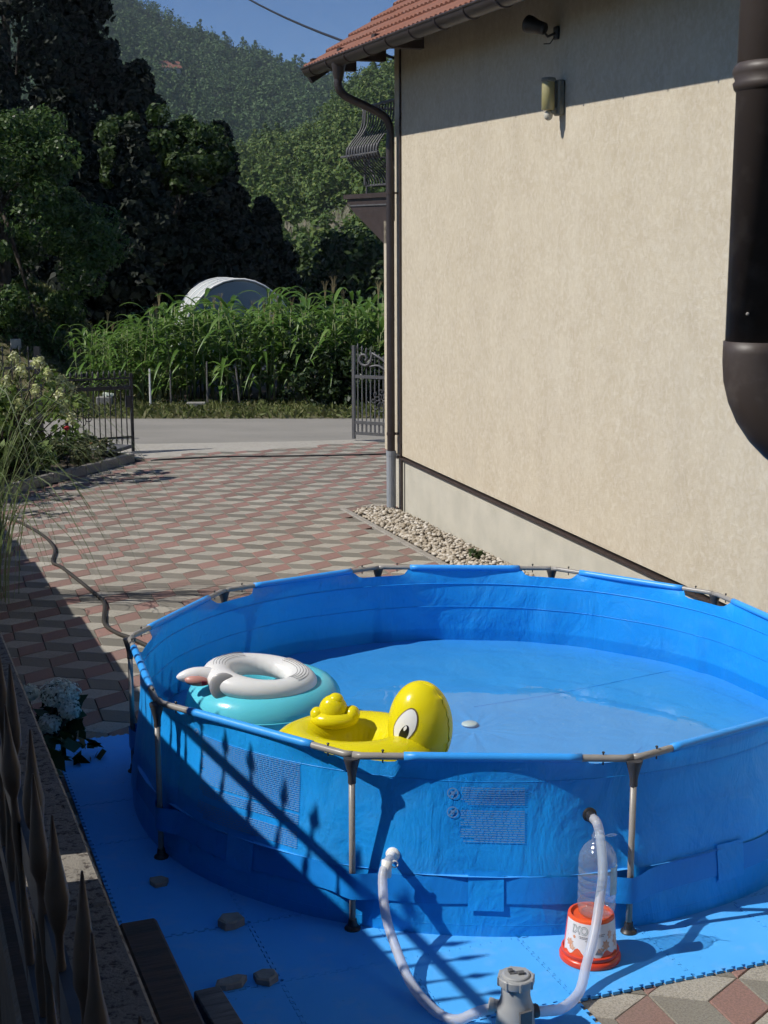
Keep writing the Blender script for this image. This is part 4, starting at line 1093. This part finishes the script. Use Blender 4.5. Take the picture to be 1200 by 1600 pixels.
# ---- spear fence on the terrace
fe = thing('spear_fence', 'dark wrought iron fence with spear tips on the terrace edge', 'fence', (0,0,0))
def picket_mesh(seed):
    rr = random.Random(seed); m = MB()
    zz = [0,.05,.10,.15,.20,.235,.27,.285,.30,.325,.36,.41]
    rs = [.006,.006,.0085,.0055,.005,.008,.005,.006,.0115,.0125,.007,.001]
    zz = [z+(rr.uniform(-.01,.01) if 0 < i < 7 else 0) for i, z in enumerate(zz)]
    m.lathe([(r*rr.uniform(.85,1.15), z) for r, z in zip(rs, zz)], 8, Matrix.Diagonal((.9,1.6,1,1))); return m.mesh('picket', M['irondark'], True)
pms = [picket_mesh(i) for i in range(5)]
def fp(y, z): return Vector((FX(y), y, z))
def FA_(y): return math.atan(.366 if y < -4.9 else .452)
yk = .30; i = 0
while yk > -6.75:
    link('picket', pms[i % 5], fe, M=Matrix.Translation(fp(yk, 1.765)) @ Matrix.Rotation(FA_(yk)+random.gauss(0,.1),4,'Z') @ Matrix.Rotation(random.gauss(0,.015),4,'X') @ Matrix.Rotation(random.gauss(0,.02),4,'Y') @ Matrix.Diagonal((1,1,random.uniform(.97,1.04),1))); yk -= .133*.919; i += 1
for z, hh in ((1.985,.026),(1.80,.018)):
    for y0, y1 in ((.4,-4.9),(-4.9,-6.85)):
        a = fp(y0,z); b = fp(y1,z); m = MB(); m.box((0,0,0), (.013,(b-a).length,hh*2), Matrix.Translation((a+b)/2) @ Matrix.Rotation(FA_((y0+y1)/2),4,'Z')); m.build('rail', M['railgrey'], fe)
# low board wall the fence stands on; it shades the coping
bs = thing('board_wall', 'low dark brown board wall under the spear fence', 'wall', (0,0,0))
def hboard(z0, z1):
    for y0, y1 in ((6.95,-4.9),(-4.9,-6.9)):
        a, b = fp(y0,(z0+z1)/2), fp(y1,(z0+z1)/2); m = MB(); m.bbox((0,0,0), (.05,(b-a).length,z1-z0), .006)
        link('board', m.mesh('board', M['wood_dark']), bs, M=Matrix.Translation((a+b)/2) @ Matrix.Rotation(FA_((y0+y1)/2),4,'Z'))
hboard(1.62,1.762); hboard(1.202,1.36)
yk = 6.9; m = MB(); m.bbox((0,0,1.49), (.032,.155,.255), .004); bme = m.mesh('upright_board', M['wood_dark'])
while yk > -6.85:
    if not (abs(yk+3.80) < .06 or abs(yk+4.02) < .06): link('upright_board', bme, bs, M=Matrix.Translation(fp(yk, 0)) @ Matrix.Rotation(FA_(yk),4,'Z'))
    yk -= .148 if -4.2 < yk < -3.6 else .1425
# ---- garden hose on the paving
P = [(-4.6,7.6,.012),(-4.3,7.22,.012),(-3.9,6.53,.012),(-3.65,5.91,.012),(-3.53,5.33,.012),(-3.37,5.06,.012),(-2.88,4.09,.012),(-2.74,3.77,.012),(-2.62,3.17,.012),(-2.48,2.89,.012),(-2.30,2.66,.02),(-1.95,2.2,.014)]
m = MB(); m.tube(catmull(P, 8), .016, 8); tag(m.build('garden_hose', simple('dark_hose_rubber', (.03,.026,.022), .6), None, True), 'dark garden hose snaking across the paving to the pool', 'hose')
P = [(-3.75,12.0,.008),(-2.8,12.35,.008),(-2.0,12.42,.008),(-1.1,12.52,.008),(-.3,12.7,.008),(1.0,13.2,.008)]
m = MB(); m.tube(catmull(P, 6), .014, 6); tag(m.build('ground_cable', M['blackplastic'], None, True), 'thin black cable lying across the far end of the paving', 'cable')

# ================================================================== GARDEN
kb = MB()
KP = catmull([(x,y,0) for x, y in KERB], 5)
gm_ = [(p.x,p.y) for p in KP]
bed = MB(); L_ = [(x,y,.06) for x, y in gm_]; bed.add(L_+[(-5.4,13.4,.06),(-12,13.4,.06),(-12,7.12,.06)], [tuple(range(len(L_)+3))[::-1]])
bed.build('garden_bed', M['soil'], kind='structure')
kerb = thing('bed_kerb', 'low concrete kerb around the left garden bed', 'kerb', (0,0,0))
for a, b in zip(KP[::2], KP[2::2]):
    d_ = b-a; m = MB(); m.bbox((0,0,.05), (.09,d_.length-.008,.13), .012); link('kerb_stone', m.mesh('kerb_stone', M['kerb']), kerb, M=Matrix.Translation((a+b)/2) @ Matrix.Rotation(math.atan2(-d_.x,d_.y),4,'Z'))
m = MB(); m.bbox((0,0,0), (.36,.62,.05), .006); o = m.build('stone_slab', M['slab']); o.location = (-4.36,12.2,.14); o.rotation_euler = (.03,0,-.35); tag(o, 'dark grey stone slab lying at the end of the garden bed', 'slab')
for k, (x, y, s, lab) in enumerate([(-4.15,11.75,.05,'white stone under the front corner of the slab'),(-4.28,11.62,.04,'small white stone left of the slab corner'),(-4.05,12.0,.06,'pale stone beside the kerb end')]):
    m = MB(); m.add([tuple(Vector(v)*random.uniform(.8,1.1)) for v in ico_v], ico_f, TR(x,y,.08,k,0,0,1) @ Matrix.Diagonal((s*1.3,s,s*.7,1))); tag(m.build('edge_stone', M['stone']), lab, 'stone')
m = MB(); m.bbox((0,0,.03), (.26,.13,.06), .02); o = m.build('ochre_brick', simple('ochre_brick', (.42,.24,.08), .8, (.25,.14,.06), 20)); o.location = (-4.62,12.65,.14); tag(o, 'ochre brick lying behind the dark stone slab', 'brick')

def leaves_obj(name, C, R, per, size, mat, parent, flat=.9, jit=.7):
    v, f = clump_leaves(np.array(C), np.array(R), per, size, flat, jit); return link(name, np_mesh(name, v, f, mat), parent)
def stems(parent, tops, r=.008):
    m = MB()
    for p in tops: m.tube([(p[0]*.15,p[1]*.15,0),(p[0]*.5,p[1]*.5,p[2]*.55),p], [r*1.6,r*1.2,r*.7], 5)
    m.build('stem', M['bark'], parent, smooth=True)
ph = thing('panicle_hydrangea', 'bushy hydrangea with yellow green blooms at the left edge', 'bush', (-5.35,10.2,.05))
C = [[RNG.normal()*.38-.15, RNG.normal()*.4, RNG.uniform(.15,1.25)] for _ in range(52)]
leaves_obj('foliage', C, [.17]*52, 46, .055, M['lf_hyd'], ph)
fl_ = [(.30,-.2,1.50),(.55,-.1,1.44),(.10,-.3,1.42),(.72,-.25,1.30),(.85,-.1,1.22),(.42,-.35,1.36),(.25,-.40,1.22),(.60,-.40,1.12),(.86,-.3,1.05),(.05,-.45,1.05),(.40,-.48,.95),(.90,-.25,.88),(.95,-.1,.75),(-.1,-.3,1.3),(.20,-.5,.80),(.95,-.05,1.12),(.62,-.2,1.45)]
stems(ph, fl_)
for q in fl_:
    leaves_obj('bloom', [[q[0],q[1],q[2]],[q[0],q[1],q[2]+.05]], [.075,.05], 50, .022, M['panicle'], ph, 1.0, .4)
lw = thing('low_shrub', 'low grey green shrub on the bed in front of the slab', 'bush', (-4.62,11.25,.06)); C = [[RNG.normal()*.22, RNG.normal()*.3, RNG.uniform(.05,.32)] for _ in range(26)]; leaves_obj('foliage', C, [.12]*26, 50, .028, foliage('sage_leaf', (.07,.085,.035), (.12,.135,.06), (.18,.19,.10)), lw); stems(lw, [(.1,.1,.2),(-.1,.05,.2),(0,-.15,.2)])
lw = thing('low_shrub', 'dark leafy plant on the bed under the left gate', 'bush', (-5.15,11.6,.06)); C = [[RNG.normal()*.25, RNG.normal()*.25, RNG.uniform(.03,.25)] for _ in range(24)]; leaves_obj('foliage', C, [.13]*24, 50, .035, M['lf_bush'], lw); stems(lw, [(.1,.1,.4),(-.1,.05,.3),(0,-.15,.4)])
rs_ = thing('red_flower', 'single red flower on the bed below the hydrangea', 'flower', (-4.62,10.7,.05)); stems(rs_, [(.02,-.02,.55)], .005); leaves_obj('petals', [[.02,-.02,.57]], [.035], 40, .02, M['redbloom'], rs_, .8, .4); leaves_obj('leaf', [[.0,0,.3],[.03,.02,.42]], [.09,.06], 14, .03, M['lf_bush'], rs_)
gd_ = thing('leafy_border', 'dense dark green border plants left of the gate', 'bush', (-5.9,11.5,.05)); C = [[RNG.normal()*.5, RNG.normal()*.7, RNG.uniform(.1,.9)] for _ in range(50)]; leaves_obj('foliage', C, [.2]*50, 55, .05, M['lf_hyd'], gd_); stems(gd_, [(.3,.2,.7),(-.3,.1,.7),(0,-.3,.7)])

tb_ = thing('tall_shrub', 'tall dense dark shrub at the left edge behind the ornamental grass', 'bush', (-6.5,8.9,.05)); C = [[RNG.normal()*.35, RNG.normal()*.75, RNG.uniform(.1,1.9)] for _ in range(60)]; leaves_obj('foliage', C, [.26]*60, 60, .055, M['lf_bush'], tb_); stems(tb_, [(.2,.2,1.2),(-.2,.1,1.4),(0,-.3,1.3)])
wd_ = thing('gravel_weed', 'small green weed growing in the gravel by the wall', 'weed', HG @ Vector((-2.55,.22,.02))); leaves_obj('foliage', [[0,0,.05],[.05,.02,.04]], [.06,.04], 40, .03, M['lf_bush'], wd_)
def blades(name, label, pos, nb, L, spread, bias, wmax, seed):
    rr = random.Random(seed); t = thing(name, label, 'grass', pos); m = MB()
    for i in range(nb):
        an = rr.uniform(0,2*PI); dx = math.cos(an)*spread*rr.uniform(.3,1)+bias[0]*rr.uniform(.2,1.2); dy = math.sin(an)*spread*rr.uniform(.3,1)+bias[1]*rr.uniform(.2,1.2)
        l = L*rr.uniform(.6,1.15); hgt = l*rr.uniform(.55,.9); droop = rr.uniform(.3,1.0)
        p0 = Vector((rr.gauss(0,.10),rr.gauss(0,.10),0)); prev = None; w0 = wmax*rr.uniform(.6,1.2); n = 9
        side = Vector((-dy,dx,0)); side = side.normalized() if side.length > 0 else Vector((1,0,0))
        o = len(m.v)
        for k in range(n+1):
            s = k/n; z = hgt*(1-(1-s)**2.2)*1.0-droop*hgt*max(0,s-.45)**1.7*2.5
            p = p0+Vector((dx*s**1.6,dy*s**1.6,z)); ww = w0*(1-s**3)*(.5+.5*min(1,s*5))+.0008
            m.v += [tuple(p-side*ww),tuple(p+side*ww)]
            if k: m.f.append((o+2*k-2,o+2*k-1,o+2*k+1,o+2*k)); m.mi.append(0)
    m.build('blades', M['grassblade'], t, smooth=True); return t
blades('ornamental_grass', 'large clump of arching ornamental grass at the left edge of the bed', (-5.85,8.5,.05), 130, 1.55, .95, (.45,-.15), .0065, 3)
blades('ornamental_grass', 'loose long grass blades hanging over the paving from the terrace wall', (-3.7,3.9,.0), 60, 2.5, .5, (1.35,-.6), .0065, 5)

# mophead hydrangea at the wall foot
mh = thing('mophead_hydrangea', 'white mophead hydrangea at the foot of the terrace wall', 'bush', (-2.28,-.42,.0))
C = [[RNG.normal()*.10, RNG.normal()*.22, RNG.uniform(.03,.48)] for _ in range(26)]
leaves_obj('foliage', C, [.09]*26, 20, .055, foliage('dark_hydrangea_leaf', (.018,.04,.012), (.03,.06,.018)), mh)
mf = [(.165,.02,.60,.088),(.245,-.06,.54,.058),(.14,-.06,.465,.058),(.03,.02,.60,.05),(-.09,.06,.66,.04),(.20,.08,.585,.07)]
stems(mh, [(q[0],q[1],q[2]) for q in mf])
for x, y, z, r_ in mf: leaves_obj('bloom', [[x,y,z]], [r_], 420, .010, M['mophead'], mh, .8, .3)

# ---- gates
def spiral(cx, cz, r0, r1, a0, turns, n=26): return [(cx+(r0+(r1-r0)*i/n)*math.cos(a0+turns*2*PI*i/n), 0, cz+(r0+(r1-r0)*i/n)*math.sin(a0+turns*2*PI*i/n)) for i in range(n+1)]
def finial(m, x, z, s=1): m.lathe([(.006*s,0),(.010*s,.015*s),(.020*s,.045*s),(.012*s,.075*s),(.001,.11*s)], 6, TR(x,0,z))
g1 = thing('iron_gate', 'dark iron gate with scrolls and finials standing open on the left', 'gate', (-5.06,12.66,.0), math.atan2(13.15-12.66, -4.2+5.06))
W_ = .985
for x in (.0, W_): m = MB(); m.box((x,0,.56), (.04,.04,1.16)); m.build('stile', M['iron'], g1)
for z, h_ in ((.20,.025),(.93,.055),(1.07,.025)): m = MB(); m.box((W_/2,0,z), (W_-.045,.03,h_)); m.build('cross_bar', M['iron'], g1)
for i in range(1,12):
    x = W_*i/12; m = MB(); m.box((x,0,.565), (.014,.014,.705)); m.box((x,0,.13), (.014,.014,.115)) if i > 8 else None; m.build('bar', M['iron'], g1)
    m = MB(); m.box((x,0,1.0), (.010,.010,.09)) if False else None; finial(m, x, 1.083); m.build('finial', M['iron'], g1, smooth=True)
    m = MB(); m.tube([(x+.032*math.cos(a),0,1.0+.032*math.sin(a)) for a in np.linspace(0,2*PI,13)[:-1]], .006, 5, closed=True); m.build('ring', M['iron'], g1, smooth=True)
    m = MB(); m.tube(spiral(x,.165,.006,.028,PI*.5,1.1,12), .004, 4); m.build('scroll', M['iron'], g1)
for (cx, cz, s, fl) in ((.20,.72,.11,1),(.20,.45,.11,1),(.33,.66,.07,-1),(.33,.50,.07,-1),(.10,.60,.09,-1)):
    m = MB(); m.tube([(cx+fl*(p[0]-cx)*1, -.012, p[2]) for p in spiral(cx,cz,.01,s,0,1.4)], .007, 5); m.build('scroll', M['iron'], g1)
m = MB(); m.bbox((W_-.05,0,.72), (.09,.05,.17), .01); m.build('lock_box', M['iron'], g1)
g2 = thing('iron_gate', 'grey iron gate with big scroll top beside the house corner', 'gate', (-.955,14.42,.0), math.atan2(-.5,.95))
W_ = 1.05
for x, z1 in ((.0,1.46),(W_,.98)): m = MB(); m.box((x,0,z1/2+.01), (.045,.045,z1)); m.build('stile', M['irongrey'], g2)
for z, h_ in ((.10,.045),(.27,.05),(.99,.05)): m = MB(); m.box((W_/2,0,z), (W_-.05,.035,h_)); m.build('cross_bar', M['irongrey'], g2)
for i in range(1,14):
    x = W_*i/14; m = MB(); m.box((x,0,.63), (.016,.016,.66)); m.box((x,0,.185), (.028,.016,.115)); 
    ztop = 1.42-.42*(x/W_)**1.0; m.box((x,0,(1.02+ztop)/2), (.012,.012,ztop-1.02)); m.build('bar', M['irongrey'], g2); m = MB(); finial(m, x, ztop, 1.1); m.build('finial', M['irongrey'], g2, smooth=True)
m = MB(); P = spiral(.20,1.27,.03,.12,-.3*PI,1.1)+[(.34,0,1.36),(.50,0,1.28),(.70,0,1.13),(.90,0,1.05),(1.0,0,1.02)]; m.tube([(p[0],-.02,p[2]) for p in P], .022, 6); m.build('scroll', M['irongrey'], g2, smooth=True)
m = MB(); P = [(.30,-.02,1.15),(.45,-.02,1.17),(.62,-.02,1.08),(.85,-.02,1.02)]; m.tube(catmull(P,5), .018, 6); m.build('scroll', M['irongrey'], g2, smooth=True)
for k in range(8):
    a = 2*PI*k/8; cx, cz = .5,.63
    m = MB(); c_, s_ = math.cos(a), math.sin(a); sp_ = spiral(.14,.0,.008,.05,PI,1.0,16); m.tube([(cx+.02*c_,-.02,cz+.02*s_)]+[(cx+(p[0])*c_-(p[2])*s_,-.02,cz+(p[0])*s_+(p[2])*c_) for p in sp_[::-1]], .008, 5); m.build('rosette_scroll', M['irongrey'], g2)
# dark iron fence behind the hydrangea
f2 = thing('garden_fence', 'dark iron fence section behind the left flower bush', 'fence', (-7.6,14.3,.0), .06)
for z in (.78,1.12): m = MB(); m.box((.85,0,z), (1.66,.03,.04)); m.build('rail', M['iron'], f2)
for x in (0,1.72): m = MB(); m.box((x,0,.72), (.09,.09,1.46)); m.build('post', M['iron'], f2)
for i in range(1,13): m = MB(); m.box((i*.132,0,.72), (.016,.016,1.3)); finial(m, i*.132, 1.36); m.build('bar', M['iron'], f2)

# ---- across the road: stakes, blocks, corn, beans, greenhouse
def stake(label, x, y, h, r, mat, lean=0):
    m = MB(); m.tube([(0,0,-.1),(lean*.5,0,h*.5),(lean,0,h)], [r,r*.95,r*.8], 6); o = m.build('stake', mat); o.location = (x,y,0); tag(o, label, 'stake', 'stakes at the edge of the corn')
stake('white stake at the left front of the corn', -5.03,19.6,.72,.022, M['white'])
stake('thin wooden stake next to the white stake', -4.63,19.6,.70,.018, M['wood_grey'])
stake('wooden stake behind the concrete block', -3.93,19.7,.85,.020, M['wood_grey'])
stake('leaning wooden stake right of the concrete block', -3.28,19.6,.80,.020, M['wood_grey'], -.08)
def block(label, x, y, z, s, rz, mat='slate'):
    m = MB(); m.bbox((0,0,s[2]/2), s, .012); o = m.build('concrete_block', M[mat]); o.location = (x,y,z); o.rotation_euler = (0,0,rz); tag(o, label, 'block')
block('dark concrete block on the grass before the corn', -4.10,19.3,-.05, (.36,.22,.15), .1)
block('concrete block with white flowers seen through the left gate', -5.9,19.5,-.03, (.30,.2,.22), .05)
block('pale stone block on the bank, left one', -8.3,22.2,emb(-8.3,.4)[2], (.22,.2,.2), .3, 'stone')
block('pale stone block on the bank, right one', -7.75,21.6,emb(-7.75,.333)[2], (.24,.2,.2), .1, 'stone')
wf_ = thing('white_flowers', 'clump of white flowers on the block behind the left gate', 'flower', (-5.87,19.5,.18)); leaves_obj('petals', [[0,0,.05],[.08,0,.04]], [.07,.06], 60, .03, M['mophead'], wf_, .6, .4)
def corn_mesh(seed):
    rr = random.Random(seed); m = MB(); H = rr.uniform(1.85,2.2); nl = 13
    for i in range(nl):
        z0 = H*(.16+.80*i/nl); an = (i % 2)*PI+rr.gauss(0,.45)+seed; L = rr.uniform(.55,.95)*(1.0 if 2 < i < 10 else .75); wd = rr.uniform(.036,.056); up = rr.uniform(.40,.68); dr = rr.uniform(.8,1.1); n = 7
        d = Vector((math.cos(an),math.sin(an),0)); s = Vector((-d.y,d.x,0)); o = len(m.v); tw = rr.uniform(-.5,.5)
        for k in range(n+1):
            t = k/n; p = d*(L*(t*.9))+Vector((0,0,z0+L*(up*1.7*t-1.9*t*t*dr*(1.15-up)))) ; ww = wd*(1-t**2.5)*(.55+.45*min(1,t*4)); sv = s*math.cos(tw*t)+Vector((0,0,1))*math.sin(tw*t)
            m.v += [tuple(p-sv*ww), tuple(p+Vector((0,0,-.012))), tuple(p+sv*ww)]
            if k:
                b = o+3*(k-1); m.f += [(b,b+1,b+4,b+3),(b+1,b+2,b+5,b+4)]; m.mi += [0,0]
    lf = m.mesh('corn_plant', M['corn'], True)
    st = MB(); st.tube([(0,0,-.05),(.01,0,H*.5),(0,.01,H*.9)], [.017,.013,.006], 6); stm = st.mesh('stalk', M['cornstalk'], True)
    ts = MB()
    for k in range(6): a = k*1.05; ts.tube([(0,0,H*.88),(.03*math.cos(a),.03*math.sin(a),H+.02),(.07*math.cos(a),.07*math.sin(a),H+.10)], [.004,.003,.002], 4)
    return lf, stm, ts.mesh('tassel', M['tassel'])
cms = [corn_mesh(i) for i in range(7)]
k = 0
for row in range(7):
    y = 20.1+row*.55
    x = -6.5+row*.04
    while x < .9:
        if not (row > 4 and random.random() < .3):
            lf, stm, ts = random.choice(cms); sc_ = random.uniform(.88,1.12)*(.76 if x < -5.6 else (.88 if x < -4.9 else 1.0))
            MM = TR(x+random.gauss(0,.05), y+random.gauss(0,.07), -.04, random.random()*6.28, random.gauss(0,.05), random.gauss(0,.05), sc_)
            o = link('corn_plant', lf, None, M=MM); tag(o, 'tall green corn plant in the dense field across the road', 'corn', 'corn plants across the road')
            link('stalk', stm, o); 
            if random.random() < .12: link('tassel', ts, o)
            k += 1
        x += .21+random.uniform(-.04,.05)
for x, y, r_, lab in ((-1.9,19.9,.55,'dark bushy bean plants at the foot of the corn, left clump'),(-1.1,19.8,.6,'dark bushy bean plants at the foot of the corn, middle clump'),(-.35,19.9,.55,'dark bushy bean plants by the right gate')):
    bn = thing('bean_bush', lab, 'bush', (x,y,-.04)); C = [[RNG.normal()*r_*.55, RNG.normal()*.28, RNG.uniform(.05,1.05)] for _ in range(34)]; leaves_obj('foliage', C, [.2]*34, 60, .055, M['darkbean'], bn); stems(bn, [(.2,0,.8),(-.2,.1,.8),(0,-.1,.9)])
# greenhouse
gh = thing('greenhouse', 'arched film greenhouse rising behind the corn', 'greenhouse', (-4.05,27.2,-.05), math.radians(12))
GRd, GHt, GLn = 1.55, 2.40, 6.0
def garc(y, r=1, n=20): return [(GRd*r*math.cos(a), y, GHt*r*math.sin(a)**.85 if math.sin(a) > 0 else 0) for a in np.linspace(0,PI,n)]
m = MB(); n = 20
for y in (0, GLn*.33, GLn*.66, GLn): m.v += garc(y)
for j in range(3):
    for i in range(n-1): m.f.append((j*n+i, j*n+i+1, (j+1)*n+i+1, (j+1)*n+i)); m.mi.append(0)
m.build('film', M['film'], gh, smooth=True)
for y in (0,1.5,3,4.5,6):
    m = MB(); m.tube(garc(y,1.004), .028 if y == 0 else .018, 6); m.build('hoop', M['white'], gh, smooth=True)
m = MB(); fa = garc(.02,.985); m.v += [(x, .02, 0) for x, y, z in fa]+fa; m.f = [(i,i+1,i+1+n,i+n) for i in range(n-1)]; m.mi = [0]*(n-1); m.build('end_film', M['film'], gh)
# distant house on the far hill
x, y, z = hillB(-.153,.60); dh = thing('distant_house', 'tiny distant house with orange roof on the far hill', 'house', (x,y,z-1.0), .4)
m = MB(); m.box((0,0,2), (10,8,6)); m.build('wall', M['plinth'], dh); m = MB(); m.add([(-5.6,-4.8,4.9),(5.6,-4.8,4.9),(5.6,4.8,4.9),(-5.6,4.8,4.9),(-5.6,0,8.2),(5.6,0,8.2)], [(0,1,5,4),(2,3,4,5),(0,4,3),(1,2,5),(0,3,2,1)]); m.build('roof', M['tile'], dh)

# ---- haze over the valley
hz = MB(); hz.box((0,1100,96), (3010,2810,210)); ho = hz.build('haze', None, None, kind='stuff')
hm = bpy.data.materials.new('haze_air'); hm.use_nodes = True; hn = hm.node_tree; hn.nodes.remove(hn.nodes['Principled BSDF'])
pv = hn.nodes.new('ShaderNodeVolumePrincipled'); pv.inputs['Color'].default_value = (.72,.84,1,1); pv.inputs['Density'].default_value = .00017; pv.inputs['Anisotropy'].default_value = .1
hn.links.new(pv.outputs[0], hn.nodes['Material Output'].inputs['Volume']); ho.data.materials.clear(); ho.data.materials.append(hm)
tag(ho, 'thin blue haze over the valley and hills', 'haze')
